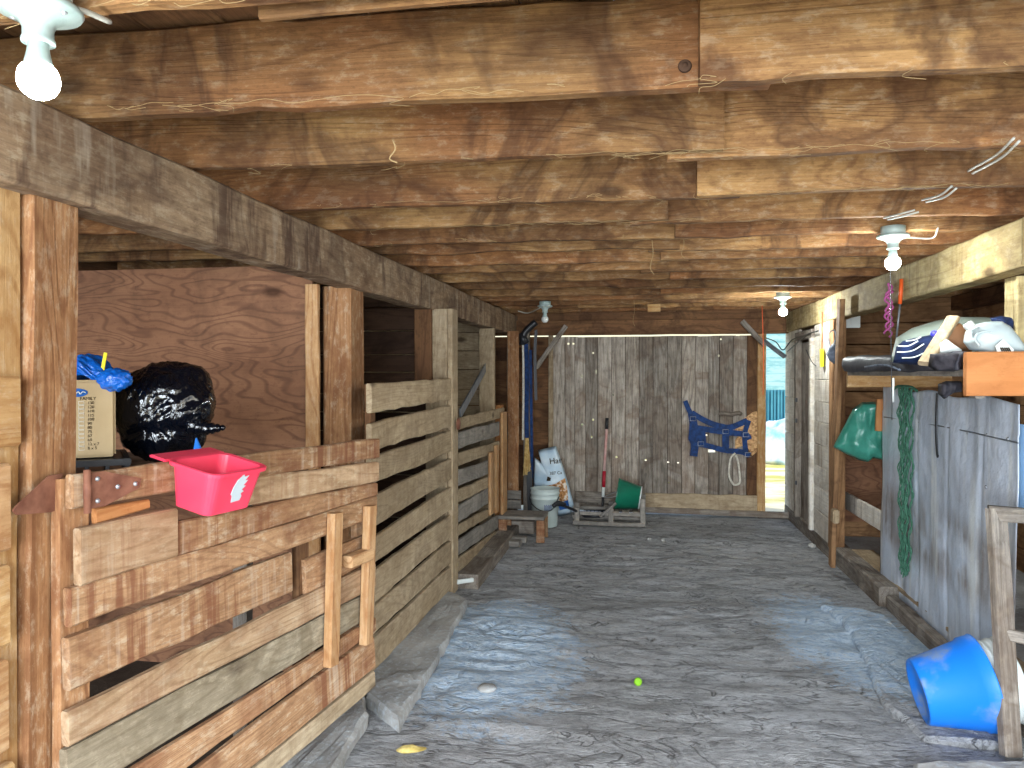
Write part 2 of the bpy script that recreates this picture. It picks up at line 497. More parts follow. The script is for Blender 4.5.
def floor_mat():
    t = NT('packed_dirt_floor')
    co = t.coords(False)
    a = t.noise(co, 1.2, (1, 1.4, 1), 4, 0.6, 0.6); b = t.noise(co, 7, (0.8, 1.7, 1), 7, 0.72, 0.6); c = t.noise(co, 45, (0.8, 1.3, 1), 5, 0.75)
    e = t.noise(co, 2.2, (0.8, 1.9, 1), 4, 0.6, 1.0)
    crack = t.ramp(t.math('ABSOLUTE', t.math('SUBTRACT', e, 0.5)), [(0.0, 1.0), (0.018, 0.0)])
    e2 = t.noise(co, 6, (0.8, 1.6, 1), 5, 0.6, 0.8)
    crack2 = t.ramp(t.math('ABSOLUTE', t.math('SUBTRACT', e2, 0.5)), [(0.0, 1.0), (0.02, 0.0)])
    col = t.mix(t.ramp(a, [(0.32, 0.0), (0.68, 1.0)]), lin('a8a7a6'), lin('c8c8ca'))
    col = t.mix(t.math('MULTIPLY', t.ramp(b, [(0.40, 1.0), (0.52, 0.0)]), 0.55), col, lin('7c7b7a'))
    col = t.mix(t.math('MULTIPLY', t.ramp(c, [(0.52, 0.0), (0.66, 1.0)]), 0.5), col, lin('d2d1d2'))
    col = t.mix(t.math('MULTIPLY', t.ramp(c, [(0.36, 1.0), (0.46, 0.0)]), 0.4), col, lin('757270'))
    col = t.mix(t.math('MULTIPLY', t.math('MAXIMUM', crack, t.math('MULTIPLY', crack2, 0.5)), 0.6), col, lin('55524f'))
    # spilled lime powder, two patches
    sep = t.node('ShaderNodeSeparateXYZ'); t.lk(co, sep.inputs[0])
    n1 = t.noise(co, 3.0, (1, 1, 1), 5, 0.65); n2 = t.noise(co, 28, (0.8, 1.2, 1), 5, 0.75)
    def patch(cx, cy, rx, ry, shear):
        dy = t.math('SUBTRACT', sep.outputs[1], cy)
        dx = t.math('SUBTRACT', t.math('SUBTRACT', sep.outputs[0], cx), t.math('MULTIPLY', dy, shear))
        d = t.math('ADD', t.math('POWER', t.math('ABSOLUTE', t.math('DIVIDE', dx, rx)), 2.0), t.math('POWER', t.math('ABSOLUTE', t.math('DIVIDE', dy, ry)), 2.0))
        d = t.math('ADD', d, t.math('MULTIPLY', t.math('SUBTRACT', n1, 0.5), 1.5))
        d = t.math('ADD', d, t.math('MULTIPLY', t.math('SUBTRACT', n2, 0.5), 2.6))
        return t.ramp(d, [(0.25, 1.0), (0.75, 0.55), (1.1, 0.0)])
    p1 = patch(-0.78, 4.05, 0.50, 0.95, -0.06)
    p2 = patch(1.26, 4.45, 0.50, 0.98, -0.2)
    pm = t.math('MAXIMUM', p1, p2)
    lime = t.mix(t.ramp(n2, [(0.38, 0.0), (0.56, 1.0)]), lin('a9c3de'), lin('dcecfb'))
    col = t.mix(t.math('MULTIPLY', pm, 0.9), col, lime)
    d = t.noise(co, 5, (1, 1.7, 1), 8, 0.75, 1.2)
    h = t.math('ADD', t.math('MULTIPLY', d, 1.3), t.math('MULTIPLY', c, 0.5))
    h = t.math('SUBTRACT', h, t.math('ADD', t.math('MULTIPLY', crack, 0.5), t.math('MULTIPLY', crack2, 0.25)))
    t.bump(h, 0.045, 0.9)
    return t.done(col, 0.9, 0.2)
M_FLOOR = floor_mat()
def concrete_mat(name, c1, c2, c3):
    t = NT(name)
    co = t.coords(False)
    a = t.noise(co, 4, detail=5); b = t.noise(co, 35, detail=5, rough=0.7)
    col = t.mix(t.ramp(a, [(0.35, 0.0), (0.65, 1.0)]), lin(c1), lin(c2))
    col = t.mix(t.math('MULTIPLY', t.ramp(b, [(0.5, 0.0), (0.7, 1.0)]), 0.5), col, lin(c3))
    t.bump(t.math('ADD', a, b), 0.012, 0.7)
    return t.done(col, 0.9, 0.2)
M_CONC = concrete_mat('old_concrete', '8e8c88', 'b0aeaa', 'c2ced9')
M_CONCB = concrete_mat('limed_concrete', 'a9b6c4', 'c4d4e4', '95938f')
def ground_mat():
    t = NT('sunlit_ground')
    co = t.coords(False)
    a = t.noise(co, 0.9, (1, 2.2, 1), 5, 0.6); b = t.noise(co, 12, detail=5)
    col = t.mix(t.ramp(a, [(0.45, 0.0), (0.58, 1.0)]), lin('d4cdb6'), lin('a5a45c'))
    col = t.mix(t.math('MULTIPLY', b, 0.35), col, lin('8a8660'))
    return t.done(col, 0.95, 0.1)
M_GROUND = ground_mat()
def siding_mat():
    t = NT('turquoise_siding')
    co = t.coords(False)
    a = t.noise(co, 3, (1, 1, 4), 5, 0.7)
    sep = t.node('ShaderNodeSeparateXYZ'); t.lk(co, sep.inputs[0])
    fr = t.math('FRACT', t.math('MULTIPLY', sep.outputs[2], 5.0))
    col = t.mix(t.ramp(a, [(0.45, 0.0), (0.6, 1.0)]), lin('9cc0c6'), lin('7ba9b2'))
    col = t.mix(t.ramp(fr, [(0.0, 0.6), (0.15, 0.0)]), col, lin('4a93a2'))
    return t.done(col, 0.8, 0.2)
M_SIDING = siding_mat()
M_TEALF = plain('teal_metal', '3c7f90', 0.6, 0.3, '4d909e', 3)
def corn_mat():
    t = NT('corn_print')
    co = t.coords(False)
    a = t.noise(co, 28, detail=4)
    return t.done(t.ramp(a, [(0.35, lin('7c5230')), (0.5, lin('c48a4e')), (0.62, lin('e0d6c8'))]), 0.6, 0.3)
M_CORN = corn_mat()
M_FEED = plain('feed_bag_film', 'b0cadd', 0.5, 0.35, 'd5e2ea', 7, bump=0.01, bscale=10)

def glow(name, strength):
    t = NT(name)
    t.b.inputs['Emission Color'].default_value = (0.93, 1.0, 0.98, 1)
    t.b.inputs['Emission Strength'].default_value = strength
    return t.done((0.9, 0.9, 0.9, 1), 0.3)
M_GLOW = glow('lit_bulb_glass', 60)
M_GLOW2 = glow('bright_lit_bulb_glass', 380)
M_GLOW3 = glow('far_lit_bulb_glass', 700)
M_BULB = plain('unlit_bulb_glass', 'dfe0d8', 0.25, 0.5)

# ------------------------------------------------------------------ floor
def fh(x, y):
    h = 0.0
    h += 0.030 * noise.noise(V((x * 0.9, y * 0.8, 0)))
    rid = 1 - abs(noise.noise(V((x * 0.9 + 0.35 * y, y * 2.6 - 0.3 * x, 3.1))))
    h += 0.028 * (rid - 0.75)
    rid2 = 1 - abs(noise.noise(V((x * 3.4 + noise.noise(V((x * 3, y * 3, 4))), y * 6.5 - 0.8 * x + 1.3 * noise.noise(V((x * 2, y * 2, 8))), 7.7))))
    h += 0.006 * (rid2 - 0.8)
    h += 0.006 * noise.noise(V((x * 5, y * 7, 11.0)))
    h += 0.005 * noise.noise(V((x * 11, y * 19, 1.7)))
    # hard lumps where the powder lies
    d = ((x + 0.85) / 0.5) ** 2 + ((y - 4.1) / 0.9) ** 2
    if d < 1.2:
        k = max(0, 1 - d / 1.2)
        h += k * 0.028 * (1 - abs(noise.noise(V((x * 7 + 2 * noise.noise(V((x * 3, y * 3, 0))), y * 7, 2)))) * 2)
    h *= 0.85
    if x > 1.35: h *= max(0, 1 - (x - 1.35) / 0.15)
    if x < -1.12: h *= max(0, 1 - (-1.12 - x) / 0.12)
    if y > 8.0: h *= max(0.0, 1 - (y - 8.0) / 0.25)
    return h - 0.012
fx0, fx1, fy0, fy1 = -1.7, 1.9, -1.2, 8.42
fl = grid_vf(150, 400, lambda u, v: V((fx0 + (fx1 - fx0) * u, fy0 + (fy1 - fy0) * v, fh(fx0 + (fx1 - fx0) * u, fy0 + (fy1 - fy0) * v))))
side = merge(grid_vf(2, 2, lambda u, v: V((-3.6 + 0.01 * u, fy0 + 0.01 * v, -0.3))), grid_vf(4, 4, lambda u, v: V((-3.6 + 1.92 * u, fy0 + (fy1 - fy0) * v, -0.012))), grid_vf(4, 4, lambda u, v: V((1.88 + 1.5 * u, fy0 + (fy1 - fy0) * v, -0.012))))
M_BED = concrete_mat('shaded_stall_dirt', '3a322b', '4c4238', '5c5044')  # shade behind the gate put into a darker floor colour
bed = mobj('floor', grid_vf(40, 120, lambda u, v: V((-3.4 + 2.06 * u, -0.9 + 9.2 * v, 0.004 + 0.012 * noise.noise(V((u * 12, v * 50, 0)))))), M_BED, smooth=True); tag(bed, kind='structure')
flo = mobj('floor', merge(fl, side), M_FLOOR, smooth=True); tag(flo, kind='structure')
gr = mobj('ground', grid_vf(10, 10, lambda u, v: V((-25 + 50 * u, 8.44 + 30 * v, -0.06))), M_GROUND); tag(gr, kind='structure')
gr2 = mobj('ground', grid_vf(10, 10, lambda u, v: V((-12 + 24 * u, -14 + 12.8 * v, -0.06))), M_GROUND); tag(gr2, kind='structure')

# ------------------------------------------------------------------ ceiling with joists
JZ = 2.155
JH = 0.215
ceil = thing('ceiling', (0, 0, JZ + JH), kind='structure')
jys = [1.25, 1.74, 2.29, 2.83, 3.30, 3.68, 4.05, 4.45, 4.86, 5.32, 5.80, 6.28, 6.74, 7.18, 7.60, 8.0]
jys = [-0.6, -0.1, 0.38, 0.8] + jys
for i, y in enumerate(jys):
    lap = 0.16 + 0.05 * math.sin(i * 2.1)
    s = 1 if i % 2 else -1
    if abs(y - 2.29) < .01: s, lap = -1, 0.24
    if abs(y - 1.74) < .01: s, lap = 1, 0.13
    dz = random.uniform(-0.005, 0.005)
    sk = 0.035 if y < 7 else 0.0
    yl, yr = y - 1.85 * sk, y + sk * 1.5 + 1.45 * sk
    def jy(x): return y + sk * (x + 1.45)
    # left run and right run lap side by side
    plank('joist', (-3.3, jy(-3.3) + s * 0.024, JZ + JH / 2 + dz), (lap + (0.0 if s < 0 else 0.16), jy(lap) + s * 0.024, JZ + JH / 2 + random.uniform(-.004, .004)), JH, 0.045, W_JOIST, ceil, edge=0.006, wob=0.005)
    plank('joist', (lap - (0.16 if s < 0 else 0.0), jy(lap) - s * 0.024, JZ + JH / 2 + random.uniform(-.006, .002)), (3.1, jy(3.1) - s * 0.024, JZ + JH / 2 + 0.004), JH, 0.045, W_JOIST, ceil, edge=0.006, wob=0.005)
x = -3.4
while x < 3.2:
    w = random.uniform(0.17, 0.23)
    plank('deck_board', (x + w / 2, -0.9, JZ + JH + 0.028), (x + w / 2, 8.5, JZ + JH + 0.028), w - 0.002, 0.025, W_DECK, ceil, up=(1, 0, 0), seg=3)
    x += w
# thin short boards in the first bays
for y, x0, x1 in ((1.28, -0.7, -0.05), (1.26, 0.35, 0.8)):
    plank('blocking', (x0, y + 0.05, JZ + 0.03), (x1, y + 0.06, JZ + 0.04), 0.05, 0.02, W_JOIST, ceil)
plank('junction_box', P(654, 307.5, Z=JZ - 0.02) - V((0.06, 0, 0)), P(654, 307.5, Z=JZ - 0.02) + V((0.06, 0, 0)), 0.085, 0.06, W_YEL, ceil)

for (px, py, Y) in ((686, 58, 1.745), (763, 62, 1.745), (680, 133, 2.30), (706, 165, 2.86)):
    q_ = P(px, py, Y=Y)
    mobj('knot', lathe_vf([(0.0, 0.012), (0.006, 0.006), (0.009, 0.001), (0.013, 0.003), (0.016, -0.004)], 16), W_SHADEKNOT, T(q_.x, Y - 0.012 + 0.035 * (q_.x + 1.45), q_.z) @ Matrix.Rotation(R(90), 4, 'X'), ceil, True)
# cobwebs and hay wisps caught on the joist edges
cw = []
for y in jys[4:12]:
    for k in range(26 if y < 3 else 12):
        x = random.uniform(-1.3, 1.6)
        z = JZ + random.uniform(-0.004, 0.006)
        p = V((x, y + 0.035 * (x + 1.45) - 0.05, z)); pts = [p]
        for j in range(random.randint(2, 5)):
            p = p + V((random.uniform(-.05, .05), random.uniform(-.006, .004), random.uniform(-.016, .008)))
            pts.append(p)
        cw.append(tube_vf(pts, 0.0006, 4, 4))
for y in jys[4:9]:
    for k in range(4):
        x = random.uniform(-1.3, 1.2); L = random.uniform(0.2, 0.6); n = 9
        cw.append(tube_vf([V((x + L * j / n, y + 0.035 * (x + L * j / n + 1.45) - 0.052, JZ + random.uniform(-0.010, 0.006))) for j in range(n + 1)], 0.0007, 4, 4))
for (px, py, Y, L) in ((652, 240, 3.6, 0.16), (683, 235, 4.0, 0.12), (634, 300, 7.0, 0.24), (393, 140, 1.6, 0.05)):
    p = P(px, py, Y=Y); cw.append(tube_vf([p, p + V((.005, 0, -L * .4)), p + V((-.008, 0, -L * .8)), p + V((0.01, 0, -L))], 0.0015, 4, 4))
tag(mobj('cobwebs', merge(*cw), M_COB, None, ceil), 'dusty cobweb and hay wisps hanging along the joist edges', kind='stuff')

# ------------------------------------------------------------------ left wall frame
LX = -1.42
wl_ = thing('wall_left', (LX, 0, 0), kind='structure')
plank('beam', (LX - 0.07, -0.9, 2.04), (LX + 0.02, 8.3, 2.035), 0.215, 0.13, W_BEAM, wl_, edge=0.003, wob=0.003, c=0.008, seg=60)
# near post and its neighbours
plank('post', (LX - 0.09, 1.655, -0.02), (LX - 0.09, 1.70, 1.94), 0.16, 0.13, W_POST, wl_, up=(0, 1, 0), wob=0.003, c=0.008)
plank('post', (LX - 0.095, 1.532, -0.02), (LX - 0.095, 1.57, 1.94), 0.085, 0.10, W_YEL, wl_, up=(0, 1, 0))
plank('post', (LX - 0.10, 1.42, -0.02), (LX - 0.10, 1.42, 1.94), 0.13, 0.05, W_GREYF, wl_, up=(0, 1, 0))
zt = 1.495
for i, (h, e) in enumerate(((0.165, 1.565), (0.20, 1.535), (0.185, 1.53), (0.21, 1.525), (0.19, 1.54), (0.2, 1.53), (0.2, 1.53))):
    plank('plank', (LX - 0.03, -0.8, zt - h / 2), (LX - 0.03, e, zt - h / 2), h, 0.035, W_YEL if i % 2 == 0 else W_NEW, wl_)
    zt -= h + 0.035
# middle post (with loose outer board)
plank('post', (LX - 0.085, 3.72, -0.02), (LX - 0.085, 3.72, 1.94), 0.20, 0.15, W_POST, wl_, up=(0, 1, 0), wob=0.006, c=0.012)
plank('post', (-1.36, 5.06, -0.02), (-1.36, 5.06, 1.94), 0.15, 0.15, W_FENCE, wl_, up=(0, 1, 0))
plank('post', (-1.44, 4.96, 1.40), (-1.44, 4.96, 1.94), 0.035, 0.12, W_BROWN, wl_, up=(0, 1, 0))
plank('post', (-1.42, 7.02, -0.02), (-1.42, 7.02, 1.94), 0.09, 0.14, W_FENCE, wl_, up=(0, 1, 0))
plank('post', (-1.36, 7.22, -0.02), (-1.36, 7.22, 1.20), 0.14, 0.10, W_ORNG, wl_, up=(0, 1, 0))
plank('post', (-1.285, 7.70, 0.28), (-1.285, 7.70, 1.94), 0.115, 0.04, W_POST, wl_, up=(1, 0, 0))
plank('post', (-1.19, 8.02, -0.02), (-1.19, 8.02, 1.94), 0.06, 0.10, W_GREY, wl_, up=(1, 0, 0))
plank('post', (-1.36, 8.10, -0.02), (-1.36, 8.10, 1.94), 0.14, 0.10, W_GREY, wl_, up=(0, 1, 0))
for k in range(3):
    plank('plank', (-1.42, 7.68, 0.06 + k * 0.10), (-1.20, 7.68, 0.06 + k * 0.10), 0.09, 0.025, W_GREYF, wl_)
# outer skin of the left stalls
z = 0.0
while z < 2.35:
    h = random.uniform(0.17, 0.22)
    h = min(h, 2.37 - z)
    plank('plank', (-3.38, -0.9, z + h / 2), (-3.38, 8.45, z + h / 2), h - 0.004, 0.03, W_BROWN, wl_, seg=6)
    z += h

plank('sheathing', (-3.42, -0.9, 1.18), (-3.42, 8.5, 1.18), 2.44, 0.02, W_DECK, wl_, seg=3)
# partitions between the stalls
pa = thing('stall_partition', (-2.4, 3.6, 0), 'reddish plywood partition behind the black bag, in the first left stall', 'partition')
ply = beam_vf(1.76, 2.03, 2.03, 0.018, seg=2, c=0.001, wob=0)
mobj('plywood_sheet', ply, W_PLY, frame((-3.36, 3.56, 1.025), (-1.60, 3.56, 1.025), (0, 0, 1))[0], pa)
plank('edge_board', (-1.590, 3.53, 0.2), (-1.590, 3.53, 1.94), 0.07, 0.03, W_NEW, pa, up=(1, 0, 0))
pb = thing('stall_partition', (-2.4, 5.2, 0), 'shade-darkened plank partition seen through the second left stall opening', 'partition')
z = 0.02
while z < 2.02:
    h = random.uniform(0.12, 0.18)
    plank('plank', (-3.36, 5.22, z + h / 2), (-1.47, 5.22, z + h / 2), h - 0.008, 0.025, W_SHADEKNOT, pb, seg=6)  # planks coloured darker for the dimness inside the stall
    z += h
pc = thing('stall_partition', (-2.4, 7.3, 0), 'tan plank partition seen past the grey bar in the third left stall', 'partition')
z = 0.02
while z < 2.1:
    h = random.uniform(0.14, 0.20)
    plank('plank', (-3.36, 7.36, z + h / 2), (-1.47, 7.36, z + h / 2), h - 0.006, 0.025, W_FENCE, pc, seg=6)
    z += h

# ------------------------------------------------------------------ slatted planks from corners measured in a vertical plane
def quad_plank(name, L, Rr, p0, n, t, mat, parent, off=0.0, **k):
    """L=(px,ytop,ybot), Rr likewise"""
    n = V(n).normalized()
    a, b = Pp(L[0], L[1], p0, n), Pp(L[0], L[2], p0, n)
    c, d = Pp(Rr[0], Rr[1], p0, n), Pp(Rr[0], Rr[2], p0, n)
    M, Ln = frame((a + b) / 2 + n * off, (c + d) / 2 + n * off, (0, 0, 1))
    return mobj(name, beam_vf(Ln, (a - b).length, (c - d).length, t, **k), mat, M, parent)

GA = R(12.5)
G0 = V((-1.385, 1.70, 0))
GD = V((math.sin(GA), math.cos(GA), 0))
GN = V((math.cos(GA), -math.sin(GA), 0))
gate = thing('stall_gate', G0, 'wide plank gate of the first stall carrying the pink tub on its top board', 'gate')
for (L, Rr, m, off) in (
    ((70, 474, 509), (377, 438, 457), W_GATE, 0.0),
    ((215, 482, 512), (376, 461, 481), W_GATEP, 0.0),
    ((75, 528, 586), (172, 509, 557), W_GATEP, 0.008),
    ((173, 522, 557), (375, 483, 496), W_GATE, 0.0),
    ((66, 588, 627), (373, 497, 517), W_GATE, 0.006),
    ((66, 638, 691), (289, 552, 592), W_GATE, 0.0),
    ((306, 560, 596), (372, 532, 560), W_GATE, -0.012),
    ((64, 711, 746), (372, 562, 587), W_GATEP, 0.004),
    ((64, 749, 803), (372, 589, 614), W_WARMG, 0.0),
    ((64, 808, 850), (372, 617, 631), W_GATE, 0.006),
    ((64, 866, 917), (372, 635, 668), W_GATE, 0.0),
    ((64, 920, 950), (372, 671, 688), W_FENCE, 0.0)):
    if L[2] > 740 or True:
        quad_plank('plank', L, Rr, G0, GN, 0.028, m, gate, off, edge=0.003, wob=0.003)
def gz(px, y0, y1, w, mat, name, off, t=0.03, tilt=0.0):
    a = Pp(px, y0, G0, GN) + GN * off; b = Pp(px - tilt, y1, G0, GN) + GN * off
    a.z = a.z; plank(name, b, a, w, t, mat, gate, up=GD)
gz(80, 478, 930, 0.09, W_POST, 'batten', -0.032)
gz(308, 470, 716, 0.07, W_BROWN, 'batten', -0.034)
gz(365, 440, 690, 0.07, W_GATE, 'batten', -0.034)
gz(327, 512, 664, 0.062, W_NEW, 'latch_board', 0.037, 0.036, 5)
gz(362, 505, 642, 0.058, W_NEW, 'latch_board', 0.037, 0.036, 4)
# sliding latch bar poking toward the room
a = Pp(352, 556, G0, GN)
plank('latch_bar', a - GD * 0.09 + GN * 0.04, a + GD * 0.06 + GN * 0.04, 0.045, 0.05, W_NEW, gate)
# small broken offcut between the tub and the hinge
quad_plank('offcut', (97, 508, 524), (150, 499, 508), G0, GN, 0.02, W_ORNG, gate, -0.01)
# strap hinge
hz = Pp(80, 491, G0, GN)
plate = lambda pts, t: prism_vf(pts, t)
Mh = Matrix((GD, -GN, V((0, 0, 1)))).transposed().to_4x4(); Mh.translation = hz + GN * 0.022
lf = mobj('hinge_leaf', prism_vf([(0.008, -0.045), (0.05, -0.045), (0.16, -0.012), (0.165, 0.012), (0.05, 0.045), (0.008, 0.045)], 0.004), M_RUST, Mh, gate)
Mh2 = T(V((LX - 0.022, 0, 0)) + V((0, hz.y, hz.z)))
Mh2 = Matrix(((0, 1, 0, LX - 0.006), (1, 0, 0, hz.y - 0.005), (0, 0, 1, hz.z), (0, 0, 0, 1)))
lf2 = mobj('hinge_leaf', prism_vf([(-0.008, -0.045), (-0.05, -0.045), (-0.15, -0.033), (-0.16, -0.022), (-0.15, -0.012), (-0.05, 0.045), (-0.008, 0.045)], 0.004), M_RUST, Mh2, gate)
mobj('hinge_pin', lathe_vf([(0.0, -0.055), (0.009, -0.054), (0.009, -0.018), (0.010, -0.017), (0.010, 0.017), (0.009, 0.018), (0.009, 0.054), (0, 0.055)], 12, False), M_RUST, T(hz + GN * 0.026), gate, True)
for (u, w) in ((0.03, 0.028), (0.03, -0.028), (0.09, 0.0), (0.145, 0.0)):
    mobj('bolt', lathe_vf([(0, 0.005), (0.005, 0.004), (0.0065, 0), (0.0065, -0.003)], 10), M_ZINC, Mh @ T(u, -0.002, w) @ Matrix.Rotation(R(90), 4, 'X'), gate, True)
for (u, w) in ((-0.03, 0.028), (-0.03, -0.028), (-0.085, 0.0), (-0.14, -0.022)):
    mobj('bolt', lathe_vf([(0, 0.005), (0.005, 0.004), (0.0065, 0), (0.0065, -0.003)], 10), M_ZINC, Mh2 @ T(u, -0.002, w) @ Matrix.Rotation(R(90), 4, 'X'), gate, True)

FX = -1.27
FN = V((1, 0, 0)); F0 = V((FX, 0, 0))
fence = thing('stall_fence', (FX, 4.2, 0), 'tan slatted plank fence between the gate latch boards and the thin post', 'fence')
for k, (L, Rr) in enumerate((
    ((369, 383.5, 413), (450, 378.5, 399.5)),
    ((369, 423, 451), (450, 405, 427)),
    ((369, 459, 486), (450, 430, 451)),
    ((369, 497, 529), (450, 458, 479)),
    ((369, 538, 564), (450, 486, 509)),
    ((369, 573, 606), (450, 514, 537)),
    ((369, 609, 637), (450, 540, 562)),
    ((369, 641, 674), (450, 565, 588)))):
    quad_plank('plank', L, Rr, F0, FN, 0.028, W_FENCE, fence, 0.0, edge=0.004, wob=0.004)
plank('batten', (FX + 0.005, 5.07, -0.0), (FX + 0.005, 5.07, 1.94), 0.16, 0.035, W_FENCE, fence, up=(0, 1, 0))
plank('batten', (FX - 0.035, 3.55, 0.05), (FX - 0.035, 3.55, 1.45), 0.07, 0.035, W_BROWN, fence, up=(0, 1, 0))

fence2 = thing('stall_fence', (FX, 6.1, 0), 'low grey and tan slatted fence farther down the left side, past the thin post', 'fence')
for k, (L, Rr) in enumerate((
    ((457, 418, 430), (503, 407.6, 417)),
    ((457, 432.5, 449), (498, 421.6, 435.6)),
    ((457, 453, 466), (498, 441, 451)),
    ((457, 470, 486), (492, 459, 472)),
    ((457, 490, 503), (491, 475, 485)),
    ((457, 506, 522), (490, 486, 502)),
    ((457, 525, 536), (492, 506, 514)),
    ((457, 540, 555), (497, 515, 528)),
    ((457, 558, 572), (501, 527, 537)))):
    quad_plank('plank', L, Rr, F0, FN, 0.026, W_GREYF if k % 2 else W_FENCE, fence2, 0.0, edge=0.006, wob=0.003)
for px, y0, y1, w in ((487.5, 452, 514, 0.12), (493, 445, 512, 0.12), (500.5, 412, 538, 0.22)):
    a, b = Pp(px, y0, F0, FN), Pp(px, y1, F0, FN)
    plank('batten', b + V((0.03, 0, 0)), a + V((0.03, 0, 0)), w, 0.025, W_NEW, fence2, up=(0, 1, 0))
# grey steel bar slanting across the third opening, with round end
bar = thing('diagonal_bar', P(462, 414, X=-1.32), 'grey steel bar slanting across the third stall opening', 'bar')
mobj('bar', ribbon_vf([P(460, 414, X=-1.31), P(489, 361, X=-1.45)], 0.075, 0.01, (1, 0, 0), 1), M_STEEL, None, bar)
mobj('end_disc', lathe_vf([(0, 0.012), (0.035, 0.012), (0.04, 0.006), (0.04, -0.006), (0, -0.006)], 20, False), M_RUST, T(P(458, 424, X=-1.245)) @ Matrix.Rotation(R(90), 4, 'Y'), bar, True)

# concrete and timber sills along the left side
def slab(name, poly, z0, z1, mat, rough=0.01, kind='structure'):
    """poly: ground points (x,y); bumpy top slab"""
    bm = bmesh.new()
    vs_ = [bm.verts.new((x, y, z1)) for x, y in poly]
    f = bm.faces.new(vs_)
    r = bmesh.ops.extrude_face_region(bm, geom=[f])
    for v in r['geom']:
        if isinstance(v, bmesh.types.BMVert): v.co.z = z0
    bmesh.ops.bevel(bm, geom=[e for e in bm.edges if min(v.co.z for v in e.verts) > z0 + 1e-4], offset=min(0.015, (z1 - z0) * 0.3), segments=1, affect='EDGES')
    bmesh.ops.triangulate(bm, faces=bm.faces)
    bmesh.ops.subdivide_edges(bm, edges=bm.edges, cuts=3, use_grid_fill=True)
    bmesh.ops.subdivide_edges(bm, edges=[e for e in bm.edges if e.calc_length() > 0.08], cuts=1)
    for v in bm.verts:
        if v.co.z > z0 + 0.002:
            q = v.co * 9
            v.co += V((noise.noise(q), noise.noise(q + V((9, 0, 0))), noise.noise(q + V((0, 9, 0))) * 0.8)) * rough
    bmesh.ops.recalc_face_normals(bm, faces=bm.faces)
    me = bpy.data.meshes.new(name); bm.to_mesh(me); bm.free(); me.materials.append(mat)
    o = bpy.data.objects.new(name, me); put(o, Matrix.Identity(4))
    if kind: o['kind'] = kind
    return o
def g(px, py, z=0.0):
    p = P(px, py, Z=z); return (p.x, p.y)
slab('trim_1', [g(398, 716, .06), g(366, 690, .06), (-1.30, 3.52), (-1.30, 4.98), g(452, 590, .06), g(468, 598, .06), g(430, 665, .06)], -0.03, 0.05, M_CONC, 0.018)
slab('trim_2', [(-1.12, 1.6), g(335, 768, .05), g(350, 740, .05), g(368, 714, .05), g(364, 692, .05), (-1.30, 3.5), (-1.36, 1.6)], -0.03, 0.055, M_CONC, 0.015)
slab('trim_7', [g(915, 764, .03), g(960, 759, .03), g(1030, 760, .03), g(1100, 790, .03), g(900, 800, .03)], -0.03, 0.035, M_CONC, 0.015)
plank('trim_3', (-1.20, 5.20, 0.03), (-1.20, 7.0, 0.03), 0.12, 0.17, W_GREY, None, edge=0.006)['kind'] = 'structure'
# right side: broken concrete apron and timber kerb
slab('trim_4', [g(822, 603, .03), g(872, 610, .03), (1.50, 4.95), (1.50, 3.2), g(1000, 742, .03), g(925, 733, .03), g(884, 700, .03), g(868, 668, .03), g(858, 640, .03), g(842, 618, .03)], -0.04, 0.022, M_FLOOR, 0.020)
kr = thing('baseboard_right', (1.56, 6, 0), kind='structure')
plank('kerb_timber', (1.585, 8.45, 0.045), (1.60, 5.25, 0.045), 0.15, 0.13, W_GREY, kr, edge=0.006, c=0.012)
plank('kerb_timber', (1.60, 5.20, 0.03), (1.615, 2.6, 0.0), 0.10, 0.07, W_GREY, kr, edge=0.006, c=0.01)

# ------------------------------------------------------------------ right wall frame
RX = 1.50
wr = thing('wall_right', (RX, 4, 0), kind='structure')
plank('beam', (RX + 0.07, 3.36, 2.03), (RX + 0.05, 8.4, 2.03), 0.20, 0.12, W_BEAMY, wr, edge=0.003, wob=0.003, c=0.008)
plank('beam', (RX + 0.13, -0.9, 2.03), (RX + 0.12, 3.34, 2.03), 0.20, 0.12, W_BEAM, wr, edge=0.006)
plank('post', (1.69, 3.72, 1.53), (1.69, 3.72, 1.93), 0.12, 0.12, W_BEAMY, wr, up=(0, 1, 0))
# whitewashed siding near the back, with a plank door
z = 0.12
bands = []
while z < 1.93:
    h = min(random.uniform(0.17, 0.21), 1.935 - z)
    plank('siding_board', (RX + 0.03, 6.52, z + h / 2), (RX + 0.03, 7.05, z + h / 2), h - 0.001, 0.03, W_WHITE, wr, edge=0.003)
    plank('siding_board', (RX + 0.03, 7.72, z + h / 2), (RX + 0.03, 8.40, z + h / 2), h - 0.001, 0.03, W_WHITE, wr, edge=0.003)
    z += h
plank('post', (RX + 0.06, 6.44, 0.1), (RX + 0.06, 6.44, 1.93), 0.12, 0.10, W_BAY, wr, up=(0, 1, 0))
door = thing('door_1', (RX, 7.4, 0.1), kind='structure')
for k in range(4):
    plank('board', (RX + 0.055, 7.14 + k * 0.17, 0.12), (RX + 0.055, 7.14 + k * 0.17, 1.80), 0.165, 0.025, W_GREY, door, up=(0, 1, 0))
plank('jamb', (RX + 0.01, 7.08, 0.12), (RX + 0.01, 7.08, 1.82), 0.07, 0.06, W_WHITE, door, up=(0, 1, 0))
plank('jamb', (RX + 0.01, 7.72, 0.12), (RX + 0.01, 7.72, 1.82), 0.07, 0.06, W_GREY, door, up=(0, 1, 0))
plank('lintel', (RX + 0.01, 7.04, 1.86), (RX + 0.01, 7.76, 1.86), 0.08, 0.05, W_GREY, door)
for zz in (0.45, 1.05, 1.25):
    mobj('hinge', box_vf(0.02, 0.05, 0.04), M_BLK, T(RX - 0.012, 7.70, zz), door)
